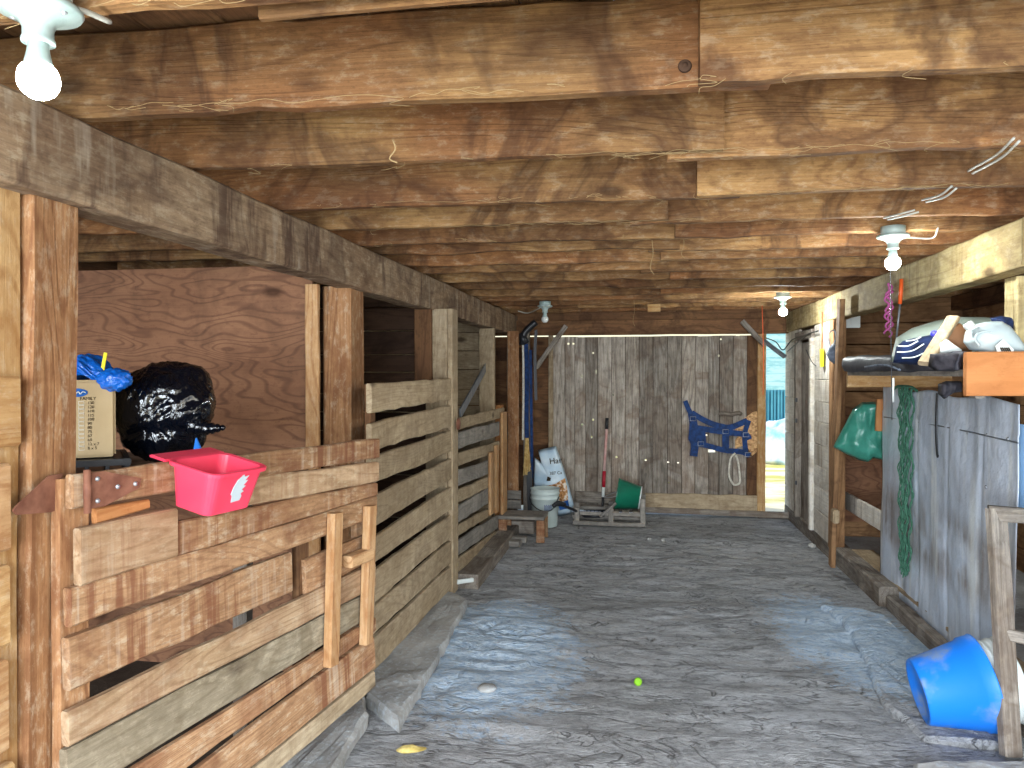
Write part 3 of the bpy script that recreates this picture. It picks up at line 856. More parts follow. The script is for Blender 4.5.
# outer wall of the bays
z = 0.0
while z < 2.35:
    h = min(random.uniform(0.17, 0.23), 2.37 - z)
    plank('plank', (2.75, 3.0, z + h / 2), (2.75, 8.45, z + h / 2), h - 0.004, 0.03, W_BAY, wr, seg=6)
    z += h
for yy in (4.15, 4.5, 5.6):
    plank('post', (2.66, yy, 0), (2.66, yy, 2.15), 0.14, 0.10, W_BROWN, wr, up=(0, 1, 0))
plank('beam', (2.66, 3.0, 2.1), (2.66, 8.4, 2.1), 0.12, 0.1, W_BROWN, wr)
plank('sheathing', (2.80, 2.9, 1.18), (2.80, 8.5, 1.18), 2.44, 0.02, W_DECK, wr, seg=3)
plank('sheathing', (RX + 0.09, 6.4, 1.02), (RX + 0.09, 8.46, 1.02), 1.9, 0.02, W_DECK, wr, seg=3)
# partition at the far end of the bay
pr = thing('bay_partition', (2.1, 6.5, 0), 'brown plank partition behind the green bag in the right bay', 'partition')
z = 0.02
while z < 2.3:
    h = min(random.uniform(0.18, 0.24), 2.32 - z)
    plank('plank', (1.62, 7.02, z + h / 2), (2.70, 7.02, z + h / 2), h - 0.006, 0.025, W_BAY, pr, seg=5)
    z += h
mobj('plywood_sheet', beam_vf(1.0, 1.0, 1.0, 0.015, seg=2, c=0.001, wob=0), W_PLY, frame((1.63, 6.98, 0.72), (2.63, 6.98, 0.72), (0, 0, 1))[0], pr)
# kick board and bay sill
kb = thing('kick_board', (1.72, 5.5, 0.1), 'whitish board on edge behind the leaning brown board', 'board')
plank('board', (1.70, 6.9, 0.44), (1.70, 5.0, 0.46), 0.14, 0.025, W_WHITE, kb)
slab('trim_5', [(1.66, 3.0), (2.7, 3.0), (2.7, 7.0), (1.66, 7.0)], -0.02, 0.09, M_CONC, 0.006)
plank('trim_6', (1.74, 3.6, 0.11), (1.72, 6.3, 0.11), 0.03, 0.16, W_FENCE, None)['kind'] = 'structure'

# ------------------------------------------------------------------ back wall
BY = 8.32
wb = thing('wall_back', (0, BY, 0), kind='structure')
holes_px = [(145, 148, 2, 2), (228, 146, 4, 3), (245, 146, 4, 3), (311, 177, 3, 3), (273, 254, 4, 4), (321, 240, 3, 7), (378, 317, 3, 3), (274, 416, 4, 3), (311, 400, 3, 3), (306, 458, 2, 4), (389, 525, 3, 3), (487, 535, 3, 3), (562, 542, 3, 3), (595, 544, 3, 3), (564, 610, 2, 2), (738, 131, 3, 3), (731, 186, 3, 3), (690, 452, 3, 3), (705, 505, 14, 5), (345, 625, 2, 2)]
holes = []
for (a, b, rx, rz) in holes_px:
    p = P(500 + a / 3.34, 300 + b / 3.34, Y=BY)
    s = 8.4 / F / 3.34
    holes.append((p.x, p.z, rx * s, rz * s))
def holed_board(name, x0, x1, z0, z1, y, t, mat, parent):
    hs = [h for h in holes if x0 - 0.02 < h[0] < x1 + 0.02 and z0 + .02 < h[1] < z1 - .02]
    xs = {x0, x1}; zs = {z0, z1}
    for h in hs:
        for k in (-1, 1):
            xs.add(min(max(h[0] + k * h[2], x0 + .003), x1 - .003)); zs.add(h[1] + k * h[3])
    xs, zs = sorted(xs), sorted(zs)
    idx = {}; vs_ = []; fs = []
    def vid(i, j):
        if (i, j) not in idx:
            idx[(i, j)] = len(vs_); vs_.append(V((zs[j] - z0, 0, xs[i] - (x0 + x1) / 2)))
        return idx[(i, j)]
    for i in range(len(xs) - 1):
        for j in range(len(zs) - 1):
            cx, cz = (xs[i] + xs[i + 1]) / 2, (zs[j] + zs[j + 1]) / 2
            if any(abs(cx - h[0]) < h[2] and abs(cz - h[1]) < h[3] for h in hs): continue
            fs.append((vid(i, j), vid(i + 1, j), vid(i + 1, j + 1), vid(i, j + 1)))
    M, _ = frame(((x0 + x1) / 2, y, z0), ((x0 + x1) / 2, y, z1), (1, 0, 0))
    o = mobj(name, (vs_, fs), mat, M, parent)
    return solid(o, t)
xL = P(553, 400, Y=BY).x; xR = P(757, 400, Y=BY).x
zT = P(640, 336.5, Y=BY).z
x = xL; i = 0
while x < xR - 0.02:
    w = min(random.uniform(0.10, 0.16), xR + 0.01 - x)
    mat = W_ORNG if x > xR - 0.22 and i % 2 else (W_FENCE if x > xR - 0.3 else W_BACK)
    ztb = zT + random.uniform(-.004, .004)
    holed_board('wall_board', x + 0.003, x + w - 0.003, 0.02, ztb, BY + random.uniform(-.006, .006), 0.020, W_BROWN if x > xR - 0.24 else W_BACK, wb)
    holed_board('seam_shade_board', x - 0.07, min(x + w + 0.03, xR), 0.02, ztb, BY + 0.028, 0.014, W_SHADEKNOT, wb)  # dark layer added so gaps between boards look like shaded seams
    x += w; i += 1
# left corner: horizontal boards and a thin post
xc = -1.50
z = 0.05
while z < 1.90:
    h = min(random.uniform(0.13, 0.18), 1.905 - z)
    holed = plank('wall_board', (xc - 1.8, BY + 0.02, z + h / 2), (xL - 0.0, BY + 0.02, z + h / 2), h + 0.012, 0.022, W_BROWN, wb, seg=4)
    z += h
plank('wall_post', (xL - 0.02, BY - 0.03, 0.02), (xL - 0.02, BY - 0.03, 1.93), 0.05, 0.05, W_FENCE, wb, up=(1, 0, 0))
# header in front of the gap
plank('header', (-3.3, BY - 0.06, zT + 0.016 + 0.08), (3.0, BY - 0.06, zT + 0.016 + 0.08), 0.16, 0.06, W_BROWN, wb)
plank('header', (-3.3, BY - 0.005, 2.23), (3.0, BY - 0.005, 2.23), 0.36, 0.03, W_BROWN, wb)
# base boards
a, b = P(645, 492, Y=BY - .04), P(757, 492, Y=BY - .04)
plank('base_board', (a.x, BY - 0.04, 0.115), (b.x, BY - 0.04, 0.12), 0.21, 0.03, W_FENCE, wb, edge=0.006)
plank('base_board', (P(575, 500, Y=BY).x, BY - 0.04, 0.16), (a.x - 0.01, BY - 0.04, 0.16), 0.12, 0.03, W_GREY, wb, edge=0.01)
plank('base_board', (-0.60, BY - 0.05, 0.05), (1.55, BY - 0.06, 0.03), 0.06, 0.06, W_GREY, wb)
# faint rails on the boards
plank('rail', (P(620, 388, Y=BY).x, BY + 0.03, 1.30), (P(665, 388, Y=BY).x, BY + .03, 1.30), 0.08, 0.02, W_BROWN, wb)
# post at the opening and the timber above
plank('door_post', (P(761, 400, Y=BY).x, BY, 0.0), (P(761, 400, Y=BY).x, BY, 2.0), 0.085, 0.10, W_YEL, wb, up=(1, 0, 0))
plank('sill', (P(757, 510, Y=BY).x, BY + 0.0, 0.01), (1.58, BY + 0.0, 0.01), 0.05, 0.10, W_GREY, wb)
# beyond the right wall
z = 0
while z < 2.3:
    plank('wall_board', (1.60, BY + 0.05, z + 0.1), (3.0, BY + 0.05, z + 0.1), 0.204, 0.025, W_BROWN, wb, seg=3)
    z += 0.2
# pale wooden grip on the back wall
pg = P(720, 414, Y=BY - 0.02); pg2 = P(741, 414, Y=BY - 0.02)
gb = thing('wooden_grip', pg, 'pale rounded wooden grip fixed to the back wall above the blue halter', 'handle')
mobj('grip', tube_vf([pg, pg + V((0.03, -0.02, 0.012)), (pg + pg2) / 2 + V((0, -0.02, 0)), pg2 + V((-0.03, -0.02, 0.012)), pg2], 0.022, 8), W_GREY, None, gb, True)

# knee braces in the corners
br = thing('corner_brace', P(550, 345, Y=8.1), 'slanting wooden brace in the upper left back corner', 'brace')
plank('strut', P(536, 368, Y=8.05), P(566, 326, Y=8.15), 0.045, 0.05, W_GREY, br, up=(1, 0, 0))
br = thing('corner_brace', P(755, 335, Y=8.1), 'slanting wooden brace above the open gap at the right back corner', 'brace')
plank('strut', P(742, 321, Y=8.15), P(765, 345, Y=8.15), 0.05, 0.05, W_GREY, br, up=(1, 0, 0))
br = thing('steel_brace', P(775, 350, Y=8.1), 'short steel brace crossing the top of the open gap', 'brace')
plank('strut', P(764, 341, Y=8.2), P(785, 357, Y=8.05), 0.045, 0.03, M_STEEL, br, up=(1, 0, 0))
mobj('wire', tube_vf([P(766, 338, Y=8.1), P(776, 342, Y=8.1), P(783, 350, Y=8.0), P(792, 340, Y=7.8), P(806, 335, Y=7.3)], 0.006, 6), M_BLK, None, br, True)

# ------------------------------------------------------------------ outdoors beyond the gap
hs = thing('neighbour_building', (7.3, 20, 0), 'turquoise clapboard building seen through the open gap', 'building')
mobj('wall', box_vf(9, 0.3, 5, 0), M_SIDING, T(7.3, 20, 2.5), hs)
mobj('roof', box_vf(9.6, 2.0, 0.2, 0), M_TEALF, T(7.3, 20.4, 5.05), hs)
fv = []
for k in range(120):
    fv.append(xf(box_vf(0.035, 0.03, 1.2, 0), T(2.1 + k * 0.06, 15 + (0.02 if k % 2 else -0.0), 0.6)))
fn = mobj('metal_fence', local(merge(*fv, xf(box_vf(7.3, 0.02, 1.2, 0), T(5.7, 15.04, 0.6))), (3.8, 15, 0)), M_TEALF, T(3.8, 15, 0)); tag(fn, 'teal corrugated fence below the turquoise building', 'fence')
tp = mobj('tarp_heap', blob_vf(5, lambda v: V((v.x * 1.6, v.y * 0.7, max(0, v.z) * 0.75 * (1 + .3 * noise.noise(v * 3)) + 0.06 * noise.noise(v * 9)))), plain('white_blue_tarp', 'e8eef0', 0.6, 0.3, '5aa6cc', 2.5), T(3.2, 14.2, -0.05), None, True); tag(tp, 'heap of white and blue tarp on the sunlit ground outside', 'tarp')

# ------------------------------------------------------------------ lamps
def lamp(bx, by, lit, label, wires=(), kind=0):
    t = thing('bulb_lamp', (bx, by, JZ - 0.0), label, 'lamp')
    M = T(bx, by, JZ)
    mobj('junction_box', lathe_vf([(0.001, 0.012), (0.052, 0.012), (0.052, -0.028), (0.001, -0.028)], 24, False), M_GALV, M, t, True)
    ro = mobj('lamp_holder', lathe_vf([(0.001, -0.026), (0.066, -0.026), (0.070, -0.032), (0.066, -0.038), (0.045, -0.044), (0.030, -0.054), (0.024, -0.066), (0.024, -0.080), (0.026, -0.084), (0.026, -0.090), (0.001, -0.090)], 32, False), M_GALV, M, t, True)
    for s in (-1, 1):
        mobj('screw', lathe_vf([(0.0, -0.005), (0.005, -0.004), (0.006, 0)], 10), M_ZINC, M @ T(s * 0.05, 0, -0.040), ro, True)
    mobj('bulb_base', lathe_vf([(0.001, -0.088), (0.016, -0.088), (0.0175, -0.105), (0.022, -0.125), (0.0265, -0.134), (0.001, -0.134)], 24, False), M_GALV, M, t, True)
    prof = [(0.0265, -0.133)] + [(0.033 * math.sin(a), -0.150 - 0.026 * math.cos(a)) for a in [R(120 - k * 10) for k in range(12)]] + [(0.0005, -0.176)]
    prof = [(0.0270, -0.132), (0.0315, -0.142), (0.0330, -0.153), (0.0310, -0.165), (0.0250, -0.175), (0.0150, -0.182), (0.0005, -0.184)]
    mobj('bulb', lathe_vf(prof, 28, False), (M_GLOW3 if by > 5 else M_GLOW2 if by > 2 else M_GLOW) if lit else M_BULB, M, t, True)
    return t
B = [P(38, 8, Z=JZ - .03), P(893, 236, Z=JZ - .03), P(783, 297, Z=JZ - .03), P(545, 306, Z=JZ - .03)]
lamp(B[0].x, B[0].y, True, 'glowing bulb in a pale holder, nearest lamp, above the left beam')
lamp(B[1].x, B[1].y, True, 'glowing bulb hanging above the pink rope and shelf on the right')
lamp(B[2].x, B[2].y, True, 'glowing bulb near the right end of the back wall')
lamp(B[3].x, B[3].y, False, 'unlit white bulb near the left end of the back wall')
# cables
def cable(px, label, r=0.004, n=2):
    ps = [P(a, b, Z=z) for a, b, z in px]
    o0 = ps[0]
    t = thing('ceiling_cable', o0, label, 'cable')
    for k in range(n):
        mobj('cable', tube_vf([p + V((0.018 * k, 0.01 * k, -0.006 * k)) for p in ps], r, 6), M_WIRE, None, t, True)
cable([(1014, 138, JZ - .006), (996, 155, JZ - .02), (968, 171, JZ + .01)], 'pair of white cables looping under the second joist at right', 0.004)
cable([(952, 186, JZ - .006), (940, 195, JZ - .02), (922, 200, JZ + .0)], 'pair of white cables looping below the third joist at right', 0.004)
cable([(915, 210, JZ - .006), (900, 214, JZ - .015), (884, 218, JZ + .0)], 'short pair of white cables left of the shelf lamp, between joists', 0.004)
cable([(938, 228, JZ - .006), (932, 238, JZ - .02), (905, 237, JZ - .03)], 'single white cable running into the lamp above the shelf', 0.004, 1)
cable([(518, 311, JZ - .03), (528, 313, JZ - .05), (540, 308, JZ - .03)], 'short white cable beside the unlit bulb', 0.005, 1)
cable([(110, 22, JZ - .01), (80, 10, JZ - .02), (52, 8, JZ - .03)], 'white cable reaching the nearest glowing lamp', 0.005, 1)
# thin red cord hanging near the gap
p0 = P(762, 322, Y=7.6); p1 = P(763, 395, Y=7.6)
rc = mobj('rope', local(tube_vf([V((p0.x, p0.y, JZ)), (p0 + p1) / 2 + V((.01, 0, 0)), p1], 0.004, 6), p0), M_ORNPL, T(p0), None, True); tag(rc, 'thin red cord hanging from the ceiling in front of the open gap', 'cord')

# ------------------------------------------------------------------ first stall: shelf, crate, box, bags
sh = thing('stall_shelf', (-2.0, 2.5, 1.0), 'rough plank shelf inside the first stall under the box and black bag', 'shelf')
for k in range(4):
    plank('board', (-2.75, 1.92 + k * 0.28, 1.155), (-1.50, 1.92 + k * 0.28, 1.155), 0.27, 0.03, W_GREY, sh, up=(0, 1, 0))
for x_ in (-2.7, -1.56):
    for y_ in (1.85, 2.80):
        plank('leg', (x_, y_, 0.0), (x_, y_, 1.14), 0.06, 0.06, W_GREY, sh, up=(1, 0, 0))
# orientation: things face the camera obliquely
BYA = 2.15
def cardbox():
    a = P(70, 455, Y=BYA); b = P(115, 455, Y=BYA - 0.03)
    zt_ = P(90, 380, Y=BYA).z; zb = P(90, 456, Y=BYA).z
    w = 0.33
    rot = Matrix.Rotation(R(39), 4, 'Z')
    base = V((P(116, 455, Y=BYA).x, BYA, zb))
    t = thing('cardboard_box', base, 'tan cardboard carton with a blue logo and printed size list, behind the near post', 'box')
    M = T(base) @ rot
    h = zt_ - zb
    mobj('carton', xf(box_vf(w, 0.24, h, 0.008), T(-w / 2, 0.12, h / 2)), M_CARD, M, t)
    # logo oval
    ov = [(0.032 * math.cos(q * math.pi / 12), 0.0135 * math.sin(q * math.pi / 12)) for q in range(24)]
    cxl = -w + 0.0
    lg = mobj('logo', prism_vf(ov, 0.002), M_LOGO, M @ T(-0.108, -0.001, h * 0.84), t)
    mobj('logo_mark', xf(tube_vf([V((-0.026, 0, -.003)), V((-.018, 0, .003)), V((-.013, 0, -.003)), V((-.006, 0, .004)), V((-.002, 0, -.004)), V((.006, 0, .003)), V((.012, 0, -.004)), V((.018, 0, .003)), V((.026, 0, 0))], 0.0013, 5, 4), T(0, -0.003, 0)), M_CREAM, M @ T(-0.108, -0.001, h * 0.84), lg)
    rx = Matrix.Rotation(R(90), 4, 'X')
    fam = xf(text_vf('FAMILY', 0.0135), T(-0.098, -0.001, h * 0.745) @ rx)
    rows = ['130', '120', '110', '115', '100', '90', '80', '75', '67', '60', '12 x 7', '8 x 5']
    tx = [fam]; sq = []
    for i_, s_ in enumerate(rows):
        zz = h * (0.69 - i_ * 0.053)
        tx.append(xf(text_vf(s_, 0.0125), T(-0.078, -0.001, zz) @ rx))
        x0, x1, z0, z1 = -0.101, -0.087, zz - 0.001, zz + 0.0095
        sq.append(tube_vf([V((x0, -.001, z0)), V((x1, -.001, z0)), V((x1, -.001, z1)), V((x0, -.001, z1)), V((x0, -.001, z0))], 0.0006, 4, 1))
    mobj('lettering', merge(*tx), M_INK, M, t)
    mobj('tick_box', merge(*sq), M_CREAM, M, t)
    return base, h
cb, ch = cardbox()
zb = P(90, 470, Y=BYA).z
# black crate
cr = thing('plastic_crate', (cb.x - 0.05, BYA + 0.1, 1.17), 'low black slotted plastic crate under the cardboard carton', 'crate')
rot = Matrix.Rotation(R(39), 4, 'Z')
Mc = T(cb.x + 0.05, BYA - 0.03, 1.172) @ rot
chh = cb.z - 1.172 - 0.002
mobj('rim', merge(xf(box_vf(0.46, 0.02, 0.02, .003), T(-0.21, 0, chh - 0.01)), xf(box_vf(0.46, 0.02, 0.02, .003), T(-0.21, 0.32, chh - 0.01)), xf(box_vf(0.02, 0.32, 0.02, .003), T(0.01, 0.16, chh - 0.01)), xf(box_vf(0.02, 0.32, 0.02, .003), T(-0.43, 0.16, chh - 0.01)), xf(box_vf(0.44, 0.30, 0.006, 0), T(-0.21, 0.16, chh - 0.006))), M_BLK, Mc, cr)
mobj('base', merge(xf(box_vf(0.46, 0.34, 0.012, .003), T(-0.21, 0.16, 0.006)), *[xf(box_vf(0.012, 0.012, chh - 0.01, .002), T(-0.43 + k * 0.055, y_, chh / 2)) for k in range(9) for y_ in (0.0, 0.32)], *[xf(box_vf(0.012, 0.012, chh - 0.01, .002), T(x_, 0.05 + k * 0.055, chh / 2)) for k in range(5) for x_ in (-0.43, 0.01)]), M_BLK, Mc, cr)
# blue film on the box
bp = P(92, 376, Y=BYA)
def film(v):
    v = V((v.x, v.y, v.z))
    r = 1 + 0.22 * noise.noise(v * 3 + V((4, 0, 0))) + 0.10 * noise.noise(v * 8)
    x = v.x * 0.115 * r; z = v.z * 0.034 * r + 0.020 * math.cos(v.x * 5.2) - 0.01 * v.x - 0.0
    return V((x, v.y * 0.07 * r, max(z, -0.045)))
bf = thing('blue_plastic_bag', (bp.x - 0.01, BYA + 0.04, cb.z + ch), 'crumpled bright blue plastic bag on top of the cardboard carton', 'bag')
mobj('film', blob_vf(5, film), M_BLUEBAG, T(bp.x - 0.045, BYA + 0.05, cb.z + ch + 0.030), bf, True)
mobj('film_knot', blob_vf(4, lambda v: V((v.x * 0.055, v.y * 0.04, v.z * 0.036)) * (1 + 0.25 * noise.noise(v * 4))), M_BLUEBAG, T(P(114, 380, Y=BYA)), bf, True)
yt = P(104, 362, Y=BYA + 0.02)
yo = mobj('yellow_tag', xf(box_vf(0.012, 0.004, 0.06, .001), Matrix.Rotation(R(12), 4, 'Y')), M_YEL, T(yt), None); tag(yo, 'small yellow tag sticking up from the cardboard carton', 'tag')

# big black bag
bgc = P(166, 412, Y=2.42)
def bagf(v):
    w = v.copy()
    ph = math.atan2(w.z + 0.25, w.x - 0.2)
    rr = math.hypot(w.z + 0.25, w.x - 0.2)
    a = noise.noise(w * 1.3 + V((2, 5, 1)))
    fold = 1 - 2 * abs(noise.noise(V((math.cos(ph) * 3.2, math.sin(ph) * 3.2, rr * 1.1 + w.y))))
    fold2 = 1 - 2 * abs(noise.noise(V((math.cos(ph) * 8, math.sin(ph) * 8, rr * 2.2 + w.y * 2 + 7))))
    cr2 = 1 - 2 * abs(noise.noise(w * 6 + V((3, 3, 3))))
    r = 1 + 0.12 * a + 0.045 * fold + 0.028 * fold2 + 0.02 * cr2 + 0.008 * noise.noise(w * 26)
    x = w.x * 0.165 * r * (1.0 + 0.10 * w.z * (1 if w.x > 0 else -0.2)) + 0.012 * w.z
    y = w.y * 0.15 * r
    z = w.z * 0.168 * r
    # pinch between the upper bulk and the lower bulge
    k = math.exp(-((w.z + 0.35) / 0.16) ** 2)
    x *= 1 - 0.05 * k; y *= 1 - 0.12 * k
    return V((x, y, z))
bb = thing('garbage_bag', (bgc.x, 2.42, 1.17), 'bulging shiny black garbage bag beside the cardboard carton', 'bag')
mobj('film', blob_vf(6, bagf), M_BAG, T(bgc), bb, True)
tl = P(205, 428, Y=2.36)
mobj('gathered_corner', tube_vf([tl + V((-0.05, 0, 0.01)), tl, tl + V((0.04, 0, 0.0)), tl + V((0.075, 0, 0.003))], 0.032, 10, 6, rad=[1 - 0.045 * k + 0.1 * math.sin(k * 2) for k in range(19)]), M_BAG, None, bb, True)
bl = P(198, 447, Y=2.28)
sc = mobj('blue_scrap', prism_vf([(-0.018, 0), (0.022, 0), (-0.006, 0.06)], 0.008), M_SKYBLUE, T(bl - V((0, 0, 0.03))), None); tag(sc, 'small pointed blue scrap between the black bag and the pink tub', 'scrap')

# pink tub over the gate
def rrect(w, d, r, n=5):
    pts = []
    for cx, cy, a0 in ((w / 2 - r, d / 2 - r, 0), (-w / 2 + r, d / 2 - r, 90), (-w / 2 + r, -d / 2 + r, 180), (w / 2 - r, -d / 2 + r, 270)):
        for k in range(n + 1):
            a = R(a0 + 90 * k / n); pts.append((cx + r * math.cos(a), cy + r * math.sin(a)))
    return pts
def tub_vf(levels):
    """levels: (w,d,r,z)"""
    vs_, fs = [], []
    n = 24
    for w, d, r, z in levels:
        for x, y in rrect(w, d, r): vs_.append(V((x, y, z)))
    for i in range(len(levels) - 1):
        for k in range(n):
            k2 = (k + 1) % n
            fs.append((i * n + k, i * n + k2, (i + 1) * n + k2, (i + 1) * n + k))
    fs.append(tuple(range(n))); fs.append(tuple((len(levels) - 1) * n + k for k in range(n)))
    return vs_, fs
tt = thing('feed_tub', G0 + GD * 0.38 + GN * 0.08 + V((0, 0, 1.13)), 'bright pink plastic feed tub hooked over the top board of the gate', 'tub')
Mt = Matrix((GD, -GN, V((0, 0, 1)))).transposed().to_4x4(); Mt.translation = G0 + GD * 0.368 + GN * 0.100 + V((0, 0, 1.236))
Mt = Mt @ Matrix.Rotation(R(12), 4, 'X')
TW, TD = 0.21, 0.165
mobj('tub_body', tub_vf([(TW * .80, TD * .74, .02, -0.122), (TW * .84, TD * .78, .022, -0.124 + 0.0), (TW * .86, TD * .8, .025, -0.116), (TW, TD, .03, -0.008), (TW + .022, TD + .022, .036, -0.006), (TW + .024, TD + .024, .037, 0.004), (TW + .016, TD + .016, .035, 0.006), (TW - .008, TD - .008, .028, 0.003), (TW * .84, TD * .78, .022, -0.112), (TW * .7, TD * .6, .02, -0.114)][1:]), M_RED, Mt, tt)
mobj('hook_lip', xf(box_vf(TW + 0.024, 0.062, 0.008, 0.003), T(0, TD / 2 + 0.036, 0.001)), M_RED, Mt, tt)
# pale crest sticker on the outer face
cr_ = [(-.014, -.034), (.012, -.032), (.015, -.022), (.010, -.014), (.018, -.010), (.010, -.004), (.020, .004), (.011, .006), (.022, .018), (.012, .018), (.021, .030), (.008, .028), (.004, .036), (-.002, .030), (-.012, .022), (-.019, .006), (-.022, -.012), (-.016, -.018)]
ang = math.atan2(TD * 0.10, 0.108)
mobj('sticker', prism_vf([(a * 1.3, b * 1.25) for a, b in cr_], 0.0015), plain('sticker_film', 'b9c4cb', 0.6, 0.3), Mt @ T(0.01, -TD / 2 + 0.0095 - 0.003, -0.052) @ Matrix.Rotation(-ang * -1.0, 4, 'X'), tt)

# ------------------------------------------------------------------ back left corner things
def pillow_vf(outline, Y, th, rings=7, fold=0.012, s=0.0, sub=4, sharp=0.5, tilt=None):
    """outline in pixels at depth Y -> closed cushion with its own thickness"""
    pts = [P(a, b, Y=Y) for a, b in outline]
    d = []
    for i in range(len(pts)):
        for k in range(sub): d.append(pts[i].lerp(pts[(i + 1) % len(pts)], k / sub))
    c = sum(d, V((0, 0, 0))) / len(d)
    n = len(d); vs_ = []; fs = []
    for side in (-1, 1):
        for r in range(rings + 1 if side == -1 else rings):
            q = 1 - r / rings if side == -1 else 0
            q = (rings - r) / rings if side == -1 else (rings - 1 - r + 0) / rings
    vs_ = []
    def ring(q, sg):
        out = []
        for p in d:
            w = c.lerp(p, q)
            y = sg * th / 2 * (max(0, 1 - q * q)) ** sharp
            nn = noise.noise(V((w.x * 9 + s, w.z * 9, sg))) * fold * 2 + (1 - abs(noise.noise(V((w.x * 22 + s, w.z * 7, sg * 3))))) * fold
            out.append(V((w.x, w.y + y - nn * (1 if q < 1 else 0), w.z)))
        return out
    qs = [1 - r / rings for r in range(rings)]
    front = [ring(q, -1) for q in qs]
    back = [ring(q, 1) for q in qs[1:]]
    for rr in front: vs_ += rr
    nf = len(front)
    for rr in back: vs_ += rr
    def quad(ra, rb):
        for k in range(n):
            k2 = (k + 1) % n
            fs.append((ra * n + k, ra * n + k2, rb * n + k2, rb * n + k))
    for r in range(nf - 1): quad(r, r + 1)
    quad(0, nf)
    for r in range(len(back) - 1): quad(nf + r, nf + r + 1)
    vs_.append(sum(front[-1], V((0, 0, 0))) / n); a = len(vs_) - 1
    vs_.append(sum(back[-1], V((0, 0, 0))) / n); b = len(vs_) - 1
    for k in range(n):
        k2 = (k + 1) % n
        fs.append(((nf - 1) * n + k, (nf - 1) * n + k2, a))
        fs.append(((nf + len(back) - 1) * n + k, (nf + len(back) - 1) * n + k2, b))
    return vs_, fs

# feed bag
FY = 7.86
fb = thing('feed_bag', P(556, 520, Y=FY), 'pale blue feed bag leaning in the back corner behind the white bucket', 'bag')
mobj('bag', pillow_vf([(534, 457), (541, 462), (538, 450), (556, 446), (563, 466), (569, 486), (574, 505), (571, 514), (560, 516), (536, 512), (533, 480)], FY, 0.12, fold=0.012), M_FEED, None, fb, True)
FR = FY - 0.105
def txt(s_, px, py, size, Y, mat, parent, rot=0.0, name='lettering'):
    p = P(px, py, Y=Y)
    return mobj(name, xf(text_vf(s_, size, 0.002), Matrix.Rotation(rot, 4, 'Y') @ Matrix.Rotation(R(90), 4, 'X')), mat, T(p), parent)
txt('Har', 549.5, 464, 0.085, FR, M_INK, fb, R(-6))
txt('387 Ca', 549.5, 475, 0.045, FR, M_INK, fb, R(-6))
mobj('printed_mark', prism_vf([(-.02, -.02), (.02, -.02), (.024, .01), (-.01, .026)], 0.004), M_INK, T(P(548.5, 479, Y=FR)), fb)
def px_poly(name, poly, Y, t, mat, parent=None):
    c = P(*poly[0], Y=Y)
    return mobj(name, prism_vf([((P(a, b, Y=Y) - c).x, (P(a, b, Y=Y) - c).z) for a, b in poly], t), mat, T(c), parent)
px_poly('corn_print', [(536, 489), (546, 486), (555, 484), (565, 478), (567.5, 490), (568, 500), (556, 503), (536, 500)], FR + 0.018, 0.01, M_CORN, fb)
px_poly('blue_print', [(558, 504), (568, 500), (569.5, 508), (560, 510)], FR + 0.03, 0.02, M_LOGO, fb)

# white bucket with bail
bk = P(545, 524, Y=7.45)
wbk = thing('white_bucket', (bk.x, 7.45, 0.0), 'white plastic pail with a black bail standing before the feed bag', 'bucket')
Mb = T(bk.x, 7.45, 0.0)
mobj('pail', lathe_vf([(0.0, 0.0), (0.118, 0.0), (0.122, 0.006), (0.136, 0.27), (0.143, 0.272), (0.143, 0.285), (0.137, 0.287), (0.139, 0.318), (0.145, 0.32), (0.145, 0.332), (0.140, 0.334), (0.142, 0.365), (0.146, 0.367), (0.146, 0.373), (0.136, 0.373), (0.118, 0.02), (0.0, 0.018)], 40, False), plain('pail_plastic', 'cbd6d2', 0.4, 0.4, 'b5c2be', 6), Mb, wbk, True)
hp = [V((-0.145, -0.02, 0.30)), V((-0.14, -0.08, 0.25)), V((-0.06, -0.14, 0.19)), V((0.02, -0.15, 0.17)), V((0.09, -0.13, 0.19)), V((0.145, -0.04, 0.30))]
mobj('bail', tube_vf(hp, 0.005, 6), M_BLK, Mb, wbk, True)
mobj('pail_label', xf(grid_vf(6, 1, lambda u, v: V((0.1335 * math.sin((u - .5) * .6 + .35), -0.1335 * math.cos((u - .5) * .6 + .35), 0.17 + .07 * v))), T(0, 0, 0)), M_GREYCL, Mb, wbk)

# stool / step
st = thing('step_stool', P(538, 540, Y=6.85), 'low grey wooden step beside the end of the left fence', 'stool')
sx0, sx1 = -1.26, P(545, 514, Y=6.8).x
for k in range(2):
    plank('tread', (sx0, 6.80 + k * 0.17, 0.205), (sx1, 6.80 + k * 0.17, 0.205), 0.165, 0.03, W_GREYF, st, up=(0, 1, 0))
for (x_, y_) in ((sx1 - 0.035, 6.74), (sx1 - 0.035, 6.98), (sx0 + 0.04, 6.74), (sx0 + 0.04, 6.98)):
    plank('leg', (x_, y_, -0.01), (x_, y_, 0.188), 0.075, 0.035, W_GATE, st, up=(1, 0, 0))
lr = thing('floor_boards', (-1.1, 6.6, 0), 'short grey boards stacked under and beside the wooden step', 'boards')
plank('board', (-1.27, 6.52, 0.03), (-1.02, 6.50, 0.03), 0.10, 0.05, W_GREYF, lr, up=(0, 1, 0))
plank('board', (-1.24, 6.66, 0.03), (-0.99, 6.66, 0.03), 0.10, 0.05, W_GREYF, lr, up=(0, 1, 0))
plank('board', (-1.24, 7.10, 0.06), (-0.98, 7.10, 0.06), 0.14, 0.12, W_GREY, lr, up=(0, 1, 0))

